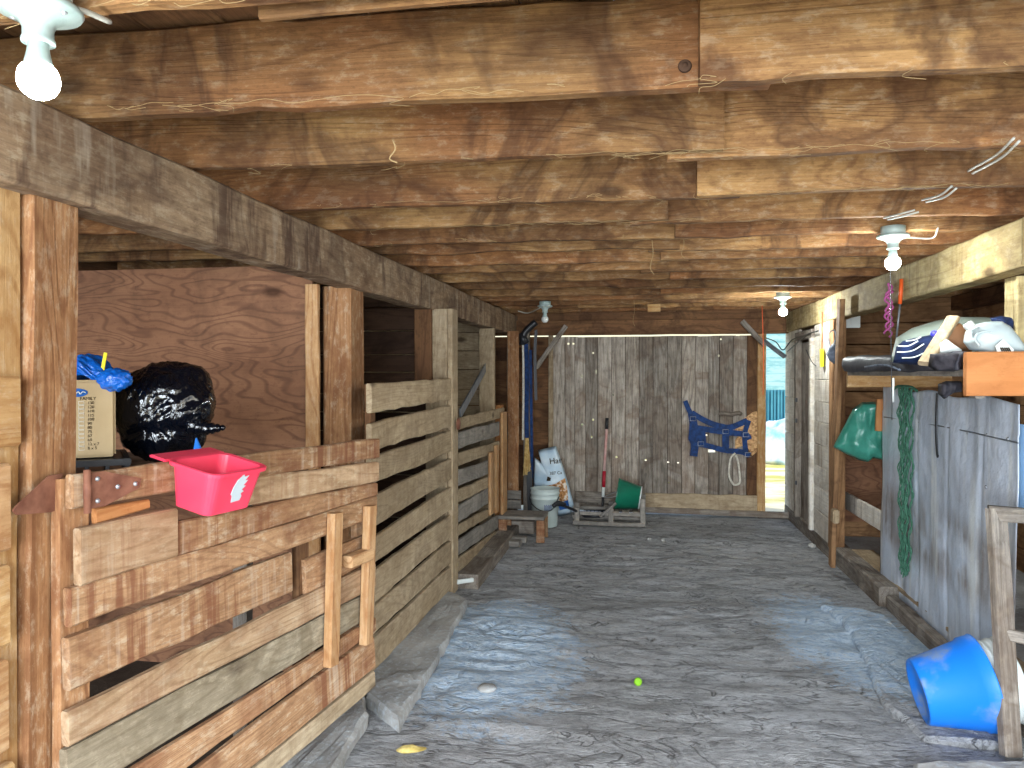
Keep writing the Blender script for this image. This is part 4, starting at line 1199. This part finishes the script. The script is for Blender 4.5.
# low wooden rack
rk = thing('wooden_rack', P(610, 527, Y=7.6), 'low grey wooden rack on the floor under the green bucket', 'rack')
def xr(px, Y): return P(px, 500, Y=Y).x
for px, h in ((577, 0.17), (611, 0.19), (643, 0.27)):
    for Y in (7.56, 7.86):
        plank('upright', (xr(px, Y), Y, 0.0), (xr(px, Y), Y, h), 0.05, 0.04, W_GREYF, rk, up=(1, 0, 0))
for Y in (7.56, 7.86):
    plank('rail', (xr(580, Y), Y - 0.0, 0.115), (xr(644, Y), Y, 0.115), 0.035, 0.03, W_GREYF, rk)
    plank('rail', (xr(573, Y), Y, 0.02), (xr(645, Y), Y, 0.02), 0.04, 0.06, W_GREYF, rk)
for px in (616, 626, 636):
    plank('slat', (xr(px, 7.7), 7.53, 0.14), (xr(px, 7.7), 7.89, 0.14), 0.07, 0.015, W_GREY, rk, up=(1, 0, 0))
# green bucket on its side
gbk = thing('green_bucket', P(628, 505, Y=7.70), 'green plastic bucket lying on its side on the wooden rack', 'bucket')
gy = 7.70
ca, cb2 = P(617, 500.5, Y=gy), P(640, 503, Y=gy)
ax = (cb2 - ca).normalized()
rA = 0.150; rB = 0.112; LG = (cb2 - ca).length
ctrA = V((ca.x, gy, 0.150 + rA * 0.98)); ctrB = V((cb2.x, gy, 0.150 + rB * 1.0))
Mg = (ctrB - ctrA).to_track_quat('Z', 'Y').to_matrix().to_4x4(); Mg.translation = ctrA
Mg = Mg
mobj('pail', lathe_vf([(rA + 0.006, -0.004), (rA + 0.008, 0.006), (rA + 0.002, 0.012), (rB, LG), (rB - .012, LG + 0.003), (rB - 0.012, LG - 0.008), (0.0, LG - 0.009), (0, LG - 0.016), (rB - 0.01, LG - 0.015), (rA - 0.003, 0.0)], 40, False), M_GRN, Mg, gbk, True)
mobj('pale_foot_rim', lathe_vf([(rB - 0.008, LG - 0.002), (rB + 0.003, LG - 0.004), (rB + 0.003, LG + 0.008), (rB - 0.008, LG + 0.008), (rB - 0.008, LG - 0.002)], 40, False), M_WHT, Mg, gbk, True)
mobj('bail', tube_vf([ctrA + V((0.01, -0.15, 0)), ctrA + V((-0.06, -0.12, -0.02)), ctrA + V((-0.13, 0, -0.04)), ctrA + V((-0.06, 0.12, -0.02)), ctrA + V((0.01, 0.15, 0))], 0.004, 6), M_ZINC, None, gbk, True)

# red and white handled fork
fk = thing('stall_fork', P(602, 513, Y=8.15), 'upright fork with red and white handle and black grip against the back wall', 'fork')
pts = [P(607, 418, Y=8.25), P(606.6, 429, Y=8.24), P(604.2, 471, Y=8.2), P(603.6, 487, Y=8.19), P(603, 497, Y=8.18), P(602, 513, Y=8.16)]
for k, (m_, nm, r_) in enumerate(((M_BLK, 'grip', .019), (plain('faded_pink_handle', 'c58f88', 0.5, 0.3, 'd8b8b0', 8), 'shaft', .015), (plain('red_handle', 'a8182c', 0.5, 0.4), 'red_band', .019), (M_WHT, 'white_sleeve', .017), (M_BLK, 'neck', .014))):
    mobj(nm, tube_vf([pts[k], pts[k + 1]], r_, 10, 1), m_, None, fk, True)
e = pts[-1]
tn = [tube_vf([e + V((-0.16 + k * 0.04, 0, 0.03)), e + V((-0.16 + k * 0.04, -0.02, -0.02)), e + V((-0.16 + k * 0.04, -0.14, -e.z + 0.012))], 0.005, 6) for k in range(9)]
mobj('tines', merge(tube_vf([e + V((-0.17, 0, .03)), e + V((0.17, 0, 0.03))], 0.009, 8, 1), *tn), M_BLK, None, fk, True)
# black handled shovel lying across the rack
sv = thing('black_shovel', P(570, 508, Y=7.5), 'black handled tool lying across the left end of the wooden rack', 'shovel')
mobj('handle', tube_vf([P(554, 505, Y=7.30), P(563, 505.5, Y=7.36), P(584, 514.5, Y=7.66)], 0.014, 8, 4), M_BLK, None, sv, True)
mobj('grip', tube_vf([P(553, 506.5, Y=7.29), P(558, 503, Y=7.32), P(565, 505, Y=7.37)], 0.022, 8, 4), M_BLK, None, sv, True)
mobj('pan', pillow_vf([(580, 513), (600, 512), (608, 514), (603, 517), (583, 517)], 7.72, 0.22, fold=0.002), M_BLK, None, sv, True)
ws = mobj('loose_stick', local(tube_vf([P(600, 517, Y=7.5), P(616, 503, Y=7.55)], 0.014, 6, 1), P(600, 517, Y=7.5)), W_GREYF, T(P(600, 517, Y=7.5)), None, True); tag(ws, 'short pale stick leaning on the green bucket', 'stick')

# straps hung on the far left post
SY = 7.92
hk = thing('black_pipe', P(524, 335, Y=SY), 'black bent pipe bracket high on the far left post', 'pipe')
mobj('elbow', tube_vf([P(536, 322, Y=SY), P(530, 327, Y=SY), P(524, 334, Y=SY), P(522, 345, Y=SY)], 0.035, 10), M_BLK, None, hk, True)
mobj('collar', tube_vf([P(520, 334, Y=SY), P(526, 344, Y=SY)], 0.045, 10, 1), M_BLK, None, hk, True)
for k, (ps_, m_, w_, lb) in enumerate((
    ([(526, 344), (527, 380), (526.5, 420), (528, 452)], M_STRAP, 0.045, 'wide blue strap hanging from the black bracket'),
    ([(530.5, 350), (531, 390), (531.5, 430), (532, 478)], M_STRAP, 0.03, 'long blue strap hanging nearest the back corner'),
    ([(536, 330), (535, 355), (536, 400)], M_BLK, 0.03, 'short black strap hanging in the left back corner'),
    ([(523, 345), (523.5, 380), (523, 440)], M_ROPE, 0.02, 'thin pale strap hanging beside the wide blue strap'),
    ([(529, 470), (530, 495), (531, 522)], M_BLK, 0.06, 'black strap end hanging low behind the wooden step'))):
    base = P(ps_[0][0], ps_[0][1], Y=SY)
    o = mobj('hanging_strap', local(ribbon_vf([P(a, b, Y=SY - 0.02 * k) for a, b in ps_], w_, 0.008, (0, 1, 0)), base), m_, T(base)); tag(o, lb, 'strap')
fr = []
for k in range(26):
    a = P(527 + random.uniform(-1.5, 1.5), 438, Y=SY - .1); b = P(527 + random.uniform(-4, 4), 472 + random.uniform(-6, 4), Y=SY - .1 + random.uniform(-.03, .03))
    fr.append(tube_vf([a, a.lerp(b, .5) + V((random.uniform(-.01, .01), 0, 0)), b], 0.006, 5, 3))
o = mobj('frayed_rope', local(merge(*fr), P(527, 438, Y=SY)), M_STRAW, T(P(527, 438, Y=SY))); tag(o, 'frayed tan rope end hanging below the blue straps', 'rope')

# ------------------------------------------------------------------ blue halter on the back wall
HY = BY - 0.045
def hp_(a, b): return P(670 + a / 6.98, 390 + b / 6.98, Y=HY)
hl = thing('horse_halter', hp_(150, 160), 'blue webbing halter stretched out on the back wall near the open gap', 'halter')
for ps_, w_ in (
    ([(105, 75), (125, 125), (150, 175)], .05), ([(150, 165), (160, 240), (152, 340)], .075), ([(150, 330), (172, 380), (165, 462)], .08),
    ([(150, 160), (260, 222), (360, 255), (430, 258), (540, 212)], .06), ([(172, 262), (300, 282), (440, 300), (530, 312), (552, 345)], .06),
    ([(180, 375), (260, 388), (380, 420), (500, 432), (555, 458)], .055), ([(215, 262), (222, 380)], .09), ([(388, 262), (388, 415)], .07),
    ([(550, 212), (530, 270), (520, 330), (528, 430)], .05), ([(165, 175), (180, 240), (188, 380)], .035)):
    k = random.uniform(-.008, .006)
    mobj('strap', ribbon_vf([hp_(a, b) + V((0, k, 0)) for a, b in ps_], w_, 0.008, (0, 1, 0)), M_STRAP, None, hl)
for a, b in ((160, 200), (215, 375), (388, 290), (530, 312), (545, 450)):
    mobj('buckle', [*[tube_vf([hp_(a - 20, b - 14) + V((0, -.012, 0)), hp_(a + 20, b - 14) + V((0, -.012, 0)), hp_(a + 20, b + 14) + V((0, -.012, 0)), hp_(a - 20, b + 14) + V((0, -.012, 0)), hp_(a - 20, b - 14) + V((0, -.012, 0))], 0.004, 6, 1)]][0], M_ZINC, None, hl, True)
rp = mobj('rope_loop', local(tube_vf([hp_(a, b) + V((0, -.01, 0)) for a, b in ((455, 440), (425, 470), (412, 540), (412, 600), (440, 655), (470, 658), (488, 635), (482, 560), (472, 490), (458, 455))], 0.011, 8), hp_(455, 440)), M_ROPE, T(hp_(455, 440)), None, True); tag(rp, 'white rope loop hanging below the blue halter', 'rope')
bu = mobj('sun_patch', local(pillow_vf([(746, 417), (753, 412), (758, 411), (759.5, 430), (759, 450), (752, 456), (748, 448), (742, 446), (735, 449), (735, 440), (741, 432), (735, 430), (737, 424)], BY - 0.02, 0.02, fold=0.004), hp_(560, 300)), M_SUNPATCH, T(hp_(560, 300))); tag(bu, 'ragged sun patch modelled in tan on the wall between the halter and the door post', 'scrap')  # patch of sunlight on the wall, shaped as a raised tan piece

# ------------------------------------------------------------------ right side
# leaning board
lb = plank('leaning_board', P(832, 566, X=1.43), P(841, 299, X=1.44), 0.085, 0.035, W_BAY, None, up=(0, 1, 0), w1=0.10)
tag(lb, 'tall brown board leaning against the right beam, its foot on the dirt', 'board')
bl = thing('wood_block', P(833, 516, X=1.39), 'small pale wooden block nailed on the leaning brown board', 'block')
mobj('block', box_vf(0.045, 0.09, 0.10, .008), W_FENCE, T(P(835, 516, X=1.42)), bl)
# metal sheet
SX = 1.655
sy0, sy1 = P(883, 400, X=SX).y, P(1019, 400, X=SX).y
z_hi = P(883, 387, X=SX).z; z_lo = P(1018, 402, X=SX).z
def shf(u, v):
    y = sy0 + (sy1 - sy0) * u
    zt_ = z_hi + (z_lo - z_hi) * u + 0.012 * math.sin(u * 17)
    z = 0.03 + (zt_ - 0.03) * v
    seam = 1.25 - 0.03 * u
    b = 0.018 * noise.noise(V((y * 2.2, z * 1.3, 0))) + 0.009 * noise.noise(V((y * 6, z * 2.2, 5)))
    for yc in (4.05, 4.45, 4.9):
        b += 0.010 * math.exp(-((y - yc - 0.02 * math.sin(z * 3)) / 0.018) ** 2) * (1 if z < 1.22 else 0.2)
    return V((SX - 0.04 * (1 - v) * 0 + b - (0.004 if z < seam else 0.0), y, z)) - V((SX, 4.5, 0))
shm = thing('metal_sheet', (SX, 4.5, 0.0), 'large dented grey metal sheet standing on edge along the right kerb', 'sheet')
solid(mobj('sheet', grid_vf(120, 90, shf), M_SHEET, T(SX, 4.5, 0), shm, True), 0.003)
def on_sheet(px, py, d=0.01): return P(px, py, X=SX - d)
for px, py in ((927, 424), (952, 430), (968, 433), (987, 435), (1008, 439), (956, 474), (986, 487), (917, 463)):
    mobj('rivet', lathe_vf([(0.0, 0.006), (0.007, 0.004), (0.009, 0.0)], 12), M_ZINC, T(on_sheet(px, py, 0.004)) @ Matrix.Rotation(R(-90), 4, 'Y'), shm, True)
mobj('seam', tube_vf([on_sheet(884, 417, .006), on_sheet(917, 422, .006), on_sheet(960, 430, .006), on_sheet(1018, 443, .006)], 0.004, 5), M_STEEL, None, shm)
# green hay net
nt = thing('hay_net', on_sheet(905, 388), 'long green rope net hanging down over the grey metal sheet', 'net')
strands = []
top = on_sheet(905, 386, 0.03); bot = on_sheet(903, 577, 0.03)
NH = top.z - bot.z
for k in range(9):
    for ph in (0, math.pi):
        pts = []
        xo = random.uniform(0, 0.02)
        for j in range(60):
            u = j / 59
            wdt = 0.135 - 0.05 * u
            yy = top.y + (k - 4) / 4 * wdt * (0.9 if u > .05 else 0.8) + 0.013 * math.sin(u * 62 + ph + k) - 0.05 * u * 0
            pts.append(V((SX - 0.02 - xo - 0.008 * math.sin(u * 40 + k), yy + 0.006 * math.sin(u * 9 + k), top.z - NH * u * (1 - 0.05 * abs(k - 4) / 4))))
        strands.append(tube_vf(pts, 0.004, 5, 1))
mobj('mesh', merge(*strands), M_NET, None, nt)
mobj('gather_cord', tube_vf([on_sheet(893, 390, .03), on_sheet(899, 386, .04), on_sheet(911, 387, .04), on_sheet(917, 391, .03)], 0.008, 6), M_NET, None, nt, True)
bs = mobj('hanging_strap', local(ribbon_vf([on_sheet(937, 393, .02), on_sheet(936, 425, .02), on_sheet(937, 452, .02), on_sheet(938, 457, .02)], 0.018, 0.006, (1, 0, 0)), on_sheet(937, 393, .02)), M_BLK, T(on_sheet(937, 393, .02))); tag(bs, 'thin black strap hanging down the metal sheet right of the green net', 'strap')
# green plastic bag in the bay
gb2 = thing('plastic_bag', P(860, 405, Y=5.75), 'shiny green plastic bag hanging in the right bay before the metal sheet', 'bag')
mobj('bag', pillow_vf([(862, 402), (876, 402), (882, 407), (883, 430), (882, 460), (873, 458), (868, 462), (858, 460), (848, 455), (833, 447), (843, 428), (853, 409)], 5.72, 0.16, rings=12, fold=0.02, sub=6), M_TEAL, None, gb2, True)
ob = plank('small_board', P(879, 431, Y=5.62), P(880.5, 399, Y=5.62), 0.05, 0.03, W_ORNG, None, up=(1, 0, 0)); tag(ob, 'short orange board end between the green bag and metal sheet', 'board')
# panel near the right edge
pn = thing('side_panel', (1.74, 3.2, 0), 'brown plank panel at the right edge behind the leaning frame', 'panel')
for k in range(6):
    plank('board', (1.74, 2.5, 0.12 + k * 0.215), (1.74, 3.66, 0.12 + k * 0.215), 0.21, 0.025, W_BROWN, pn)
pbp = thing('wall_panel', (1.70, 3.4, 1.0), 'pale blue flat panel at the right edge beside the metal sheet', 'panel')
mobj('panel', box_vf(0.012, 0.9, P(1020, 424, X=1.70).z - P(1020, 512, X=1.70).z, 0.003), M_PALEBLUE, T(1.70, P(1017, 424, X=1.70).y - 0.45, (P(1020, 424, X=1.70).z + P(1020, 512, X=1.70).z) / 2), pbp)
# leaning frame at right edge
fm = thing('trestle_frame', P(1012, 748, X=1.47), 'grey wooden trestle frame leaning at the right edge beside the blue tub', 'frame')
f0, f1 = P(1011, 749, X=1.44), P(996, 509, X=1.46)
f0.z = 0.0
plank('upright', f0, f1, 0.075, 0.045, W_GREY, fm, up=(1, 0.3, 0))
g0, g1 = f0 + V((0.16, -0.05, 0)), f1 + V((0.16, -0.05, -0.02))
plank('upright', g0, g1, 0.07, 0.04, W_GREYF, fm, up=(1, 0.3, 0))
plank('rail', f1 + V((-0.03, -0.0, -0.02)), g1 + V((0.03, -.0, 0.0)), 0.06, 0.045, W_GREY, fm, edge=0.008)
plank('rung', f0.lerp(f1, 0.48), g0.lerp(g1, 0.48), 0.045, 0.035, W_GREY, fm)

# blue tub with a white pail inside, lying on its side
bt = thing('blue_tub', (1.28, 3.40, 0.02), 'blue plastic tub lying on its side with a white pail nested in it', 'tub')
Rr, rb, Lb = 0.195, 0.135, 0.262
xb = 1.172
half = math.atan2(Rr - rb, Lb)
axis = V((math.cos(half) * 0.995, -0.03, math.sin(half))).normalized()
bc = V((xb, 3.47, 0.012 + rb * math.cos(half)))
q = axis.to_track_quat('Z', 'Y').to_matrix().to_4x4(); q.translation = bc
mobj('tub_body', lathe_vf([(0.0, 0.016), (rb - 0.03, 0.014), (rb - 0.018, 0.0), (rb - 0.004, 0.0), (rb, 0.006), (Rr - 0.012, Lb - 0.05), (Rr - 0.004, Lb - 0.046), (Rr, Lb - 0.006), (Rr + 0.004, Lb), (Rr - 0.004, Lb + 0.004), (Rr - 0.012, Lb), (rb - 0.006, 0.02), (0.0, 0.022)], 56, False), M_TUB, q, bt, True)
wp = thing('white_pail', bc + axis * 0.35, 'ribbed white pail nested inside the blue tub', 'pail')
qq = q.copy(); qq.translation = bc + axis * 0.115
mobj('pail_body', lathe_vf([(0.0, 0.0), (0.125, 0.0), (0.13, 0.006), (0.16, 0.17), (0.166, 0.172), (0.166, 0.184), (0.162, 0.186), (0.165, 0.204), (0.171, 0.206), (0.171, 0.218), (0.167, 0.220), (0.170, 0.240), (0.176, 0.242), (0.176, 0.254), (0.166, 0.254), (0.128, 0.01), (0.0, 0.008)], 48, False), M_WHT, qq, wp, True)

# shelf with its goods
sf = thing('wall_shelf', (1.6, 4.4, 1.5), 'wall shelf on the right with an orange end board', 'shelf')
ZS = 1.505
plank('board', (1.48, 3.50, ZS), (1.48, 5.34, ZS), 0.25, 0.03, W_GREYF, sf, up=(1, 0, 0))
plank('board', (1.88, 3.50, ZS), (1.88, 5.34, ZS), 0.28, 0.03, W_GREYF, sf, up=(1, 0, 0))
fy_ = 3.46
fa = P(965, 352, Y=fy_); fbm = P(965, 396, Y=fy_)
plank('end_board', (fa.x, fy_, (fa.z + fbm.z) / 2), (2.1, fy_, (fa.z + fbm.z) / 2), fa.z - fbm.z, 0.035, W_BRIGHT, sf, wob=0.001)
plank('cleat', (P(847, 377, Y=5.36).x, 5.36, 1.455), (2.0, 5.36, 1.455), 0.085, 0.03, W_YEL, sf)
plank('cleat', (1.42, 3.50, 1.45), (1.42, 3.56, 1.45), 0.11, 0.04, W_GREYF, sf)
def mat_f(u, v):
    y = 5.36 - 1.84 * u
    # cross profile: hanging lip, then over the board
    prof = [(1.345, 1.515), (1.338, 1.55), (1.342, 1.595), (1.37, 1.612), (1.47, 1.600), (1.60, 1.596)]
    t_ = v * (len(prof) - 1); i_ = min(int(t_), len(prof) - 2); f_ = t_ - i_
    a_, b_ = prof[i_], prof[i_ + 1]
    x_, z_ = a_[0] + (b_[0] - a_[0]) * f_, a_[1] + (b_[1] - a_[1]) * f_
    n_ = noise.noise(V((y * 3, v * 2, 0)))
    return V((x_ + 0.012 * n_, y, z_ + 0.012 * noise.noise(V((y * 4, v, 4))) - (0.018 * u if v > .3 else 0)))
dm = thing('rubber_mat', (1.5, 4.4, 1.53), 'dark dusty rubber mat draped along the shelf edge', 'mat')
solid(mobj('mat', grid_vf(60, 16, mat_f), M_DARK, None, dm, True), 0.012)
mobj('pale_cord', tube_vf([P(865, 367, X=1.325), P(878, 365, X=1.325), P(888, 365.5, X=1.325), P(900, 370, X=1.325)], 0.006, 6), M_GREYCL, None, dm, True)
# sacks
sk = thing('feed_sack', P(940, 350, Y=4.4), 'pale grey plastic sack lying along the shelf behind the navy bag', 'sack')
mobj('sack', pillow_vf([(890, 362), (896, 338), (912, 328), (935, 321), (955, 317), (985, 317), (1004, 319), (1012, 330), (1012, 360), (950, 364)], 4.30, 0.34, rings=9, fold=0.025, sub=4), plain('sack_film', '98a59a', 0.45, 0.35, 'b6bfb4', 6), None, sk, True)
nb = thing('navy_bag', P(925, 360, Y=4.05), 'navy bag with curved white stripes on the shelf', 'bag')
mobj('bag', pillow_vf([(893, 363), (896, 347), (903, 341), (914, 338), (930, 335), (945, 332), (956, 334), (960, 350), (956, 365), (925, 366)], 4.00, 0.20, rings=8, fold=0.015), M_NAVY, None, nb, True)
for ps_ in ([(897, 352), (905, 352), (914, 350), (924, 344)], [(898, 346), (908, 346), (918, 341)], [(902, 358), (915, 357), (926, 351), (932, 344)], [(906, 341), (914, 340), (921, 337)]):
    mobj('white_stripe', tube_vf([P(a, b, Y=3.885) for a, b in ps_], 0.0035, 6), M_CREAM, None, nb, True)
pc_ = mobj('purple_cap', lathe_vf([(0, 0.02), (0.014, 0.018), (0.016, 0), (0.016, -0.01)], 16), plain('purple_plastic', '4a48c0', 0.4, 0.5), T(P(934.5, 334, Y=3.86)) @ Matrix.Rotation(R(100), 4, 'X'), None, True); tag(pc_, 'small purple cap between the navy bag and the slanting board', 'cap')
db = plank('slanting_board', P(925, 364, Y=3.62), P(953, 318, Y=3.80), 0.055, 0.025, W_FENCE, None, up=(1, 0, 0.5)); tag(db, 'grey brown board propped at a slant against the goods on the shelf', 'board')
bpb = thing('paper_bag', P(958, 350, Y=3.95), 'brown paper bag between the slanting board and the grey jug', 'bag')
mobj('bag', pillow_vf([(950, 325), (960, 323), (967, 330), (972, 352), (955, 352), (943, 338)], 3.80, 0.08, fold=0.004), M_BROWNP, None, bpb, True)
cbx = thing('striped_packet', P(945, 350, Y=3.75), 'pale striped packet lying in front of the brown paper bag', 'packet')
mobj('packet', pillow_vf([(940, 343), (946, 339), (962, 350), (960, 354), (938, 353)], 3.66, 0.05, fold=0.003), M_LABEL, None, cbx, True)
bfp = thing('black_fur_cloth', P(945, 360, Y=3.65), 'rumpled black cloth on the shelf against the orange end board', 'cloth')
mobj('cloth', pillow_vf([(928, 366), (930, 354), (944, 353), (964, 353), (966, 372), (935, 371)], 3.60, 0.10, rings=9, fold=0.03), M_BLKFAB, None, bfp, True)
jg = thing('plastic_jug', P(990, 350, Y=3.62), 'grey plastic jug lying on its side on the shelf above the orange board', 'jug')
mobj('jug_body', pillow_vf([(968, 331), (974, 325), (984, 322), (997, 321), (1006, 326), (1016, 338), (1023, 349), (1022, 353), (985, 354), (972, 350), (966, 342)], 3.58, 0.17, rings=12, fold=0.0, sharp=0.28), M_JUG, None, jg, True)
mobj('jug_handle', tube_vf([P(979, 346, Y=3.50), P(975, 339, Y=3.50), P(979, 333, Y=3.50), P(989, 332, Y=3.50), P(997, 337, Y=3.50), P(999, 344, Y=3.50)], 0.0045, 10), M_JUG, None, jg, True)
cp = P(969, 325.5, Y=3.54); dcp = V((-0.55, 0, 0.8)).normalized()
mc = dcp.to_track_quat('Z', 'Y').to_matrix().to_4x4(); mc.translation = cp
mobj('jug_cap', lathe_vf([(0.0, 0.014), (0.019, 0.012), (0.021, 0.008), (0.021, -0.012), (0.0, -0.012)], 20, False), M_LABEL, mc, jg, True)
px_poly('jug_label', [(995, 346), (1003, 339), (1014, 350), (1012, 354), (998, 354)], 3.478, 0.004, M_LABEL, jg)
for k in range(5):
    px_poly('label_bar', [(1000 + k * 2, 348), (1001 + k * 2, 347), (1003 + k * 2, 351), (1002 + k * 2, 352)], 3.474, 0.003, M_INK, jg)
nv = thing('navy_cloth', P(1000, 325, Y=3.85), 'dark navy cloth heaped behind the grey jug', 'cloth')
mobj('cloth', pillow_vf([(990, 318), (1000, 316), (1012, 318), (1014, 340), (1003, 336), (994, 326)], 3.75, 0.10, fold=0.02), M_NAVY, None, nv, True)
ww = thing('cloth_wad', P(950, 390, Y=3.75), 'dark grey rag wad tucked under the shelf by the orange board', 'rag')
mobj('rag', pillow_vf([(938, 384), (946, 381), (960, 381), (961, 392), (952, 393), (944, 399), (938, 394)], 3.66, 0.09, rings=9, fold=0.03), M_BLKFAB, None, ww, True)
# pink rope and stick
pk = P(889, 283, Y=4.9)
def twist(cx, n, z0, z1, amp, ph):
    return [V((cx + amp * math.sin(j / 40 * n * 6.283 + ph), 4.9 + amp * 0.6 * math.cos(j / 40 * n * 6.283 + ph), z0 + (z1 - z0) * j / 40)) for j in range(41)]
zt1, zb1 = P(889, 283, Y=4.9).z, P(889, 337, Y=4.9).z
o = mobj('pink_rope', local(merge(tube_vf(twist(pk.x, 3.5, zt1, zb1, 0.018, 0), 0.006, 6, 1), tube_vf(twist(pk.x, 2.5, zt1 - .05, zb1 + .02, 0.024, 2), 0.006, 6, 1), tube_vf(twist(pk.x + 0.004, 4, zt1, zb1 + .06, 0.010, 4), 0.005, 6, 1), tube_vf([V((pk.x, 4.9, 2.0)), V((pk.x, 4.9, zt1))], 0.005, 6, 1)), pk), M_PINK, T(pk), None, True); tag(o, 'bunched pink rope hanging from the right beam', 'rope')
wh = thing('training_stick', P(901, 282, Y=4.74), 'stick with orange top and silver shaft hanging beside the pink rope', 'stick')
mobj('orange_grip', tube_vf([P(901.5, 279, Y=4.74), P(900, 304, Y=4.74)], 0.011, 10, 1), M_ORNPL, None, wh, True)
mobj('shaft', tube_vf([P(900, 304, Y=4.74), P(896.5, 338, Y=4.74)], 0.006, 8, 1), M_STEEL, None, wh, True)
o = mobj('rope', local(tube_vf([P(890, 245, Y=4.1), P(891, 338, Y=4.1), P(891.5, 380, Y=4.1), P(892, 420, Y=4.1)], 0.0022, 6), P(891, 338, Y=4.1)), M_BLK, T(P(891, 338, Y=4.1)), None, True); tag(o, 'thin black cord hanging over the shelf edge before the green net', 'cord')
o = mobj('white_rod', local(tube_vf([P(893.5, 378, Y=4.1), P(893, 402, Y=4.1)], 0.005, 6, 1), P(893.5, 378, Y=4.1)), M_WHT, T(P(893.5, 378, Y=4.1)), None, True); tag(o, 'short white rod hanging under the shelf beside the black cord', 'rod')
# small things on the whitewashed wall
yl = P(822, 358, X=RX - .01)
yo = thing('yellow_tool', yl, 'small yellow tool hung at the corner of the whitewashed wall', 'tool')
mobj('body', box_vf(0.02, 0.07, 0.15, .004), M_YEL, T(yl), yo)
mobj('strip', tube_vf([yl + V((0, 0, .07)), P(822, 312, X=RX - .01)], 0.008, 6, 1), M_BROWNP, None, yo)
gh = thing('clear_bag', P(832, 356, Y=6.1), 'grey clear plastic bag tied with wire on the brown post', 'bag')
mobj('bag', pillow_vf([(828, 349), (832, 344), (836, 344), (839, 350), (839, 359), (834, 364), (829, 360), (826, 354)], 6.05, 0.1, fold=0.02), M_GREYCL, None, gh, True)
mobj('wire_tie', tube_vf([P(830, 345, Y=6.0), P(828, 335, Y=6.0), P(834, 330, Y=6.0), P(836, 338, Y=6.0), P(833, 346, Y=6.0)], 0.006, 6), M_ZINC, None, gh, True)
wb2 = P(858, 321, Y=6.45)
ot = thing('outlet_box', wb2, 'small white outlet box on the brown boards of the right bay', 'outlet')
mobj('plate', box_vf(0.12, 0.03, 0.11, .004), M_LABEL, T(P(852, 321, Y=6.46)), ot)
mobj('cover', box_vf(0.05, 0.012, 0.07, .003), M_CREAM, T(P(852, 321, Y=6.46) + V((0.01, -0.02, 0))), ot)
ww2 = P(800, 345, X=RX - .02)
o = mobj('wall_wire', local(merge(tube_vf([P(787, 352, X=RX - .03), P(797, 343, X=RX - .03), P(806, 335, X=RX - .03), P(818, 331, X=RX - .03)], 0.006, 6), tube_vf([P(806, 350, X=RX - .02), P(812, 362, X=RX - .02), P(816, 366, X=RX - .02)], 0.004, 6)), ww2), M_BLK, T(ww2), None, True); tag(o, 'black wire strung across the whitewashed wall by the door', 'wire')

# ------------------------------------------------------------------ little things on the floor
def pebble(name, px, py, r, mat, label, cat, sq=0.7, group=None):
    p = P(px, py, Z=0)
    z = fh(p.x, p.y)
    o = mobj(name, blob_vf(3, lambda v: V((v.x, v.y, v.z * sq)) * r * (1 + 0.15 * noise.noise(v * 2 + V((px, 0, 0))))), mat, T(p.x, p.y, z + r * sq * 0.85), None, True)
    return tag(o, label, cat, group)
pebble('green_ball', 638, 684, 0.020, M_BALL, 'small bright green ball on the dirt in the middle of the floor', 'ball', 1.0)
pebble('stone', 649, 540, 0.022, M_STONE, 'left one of two white pebbles on the floor near the back wall', 'stone')
pebble('stone', 663, 541, 0.022, M_STONE, 'right one of two white pebbles on the floor near the back wall', 'stone')
pebble('stone', 812, 547, 0.035, M_STONE, 'pale stone at the foot of the right kerb timber', 'stone')
pebble('stone', 487, 690, 0.045, M_CONC, 'flat grey stone set in the powder patch on the left', 'stone', 0.35)
lp = P(411, 750, Z=0)
o = mobj('dry_leaf', xf(pillow_vf([(396, 751), (402, 747), (412, 746), (420, 749), (427, 750), (420, 752), (410, 753), (401, 753)], lp.y, 0.05, fold=0.002), T(-lp.x, -lp.y, -lp.z)), M_LEAF, T(lp.x, lp.y, fh(lp.x, lp.y) + 0.022)); tag(o, 'pale yellow dry husk on the dirt at bottom left', 'leaf')
p1, p2 = P(457, 582, Z=.06), P(474, 580, Z=.05)
o = plank('white_stick', p1, p2, 0.03, 0.02, M_WHT); tag(o, 'small white stick lying at the foot of the thin left post', 'stick')
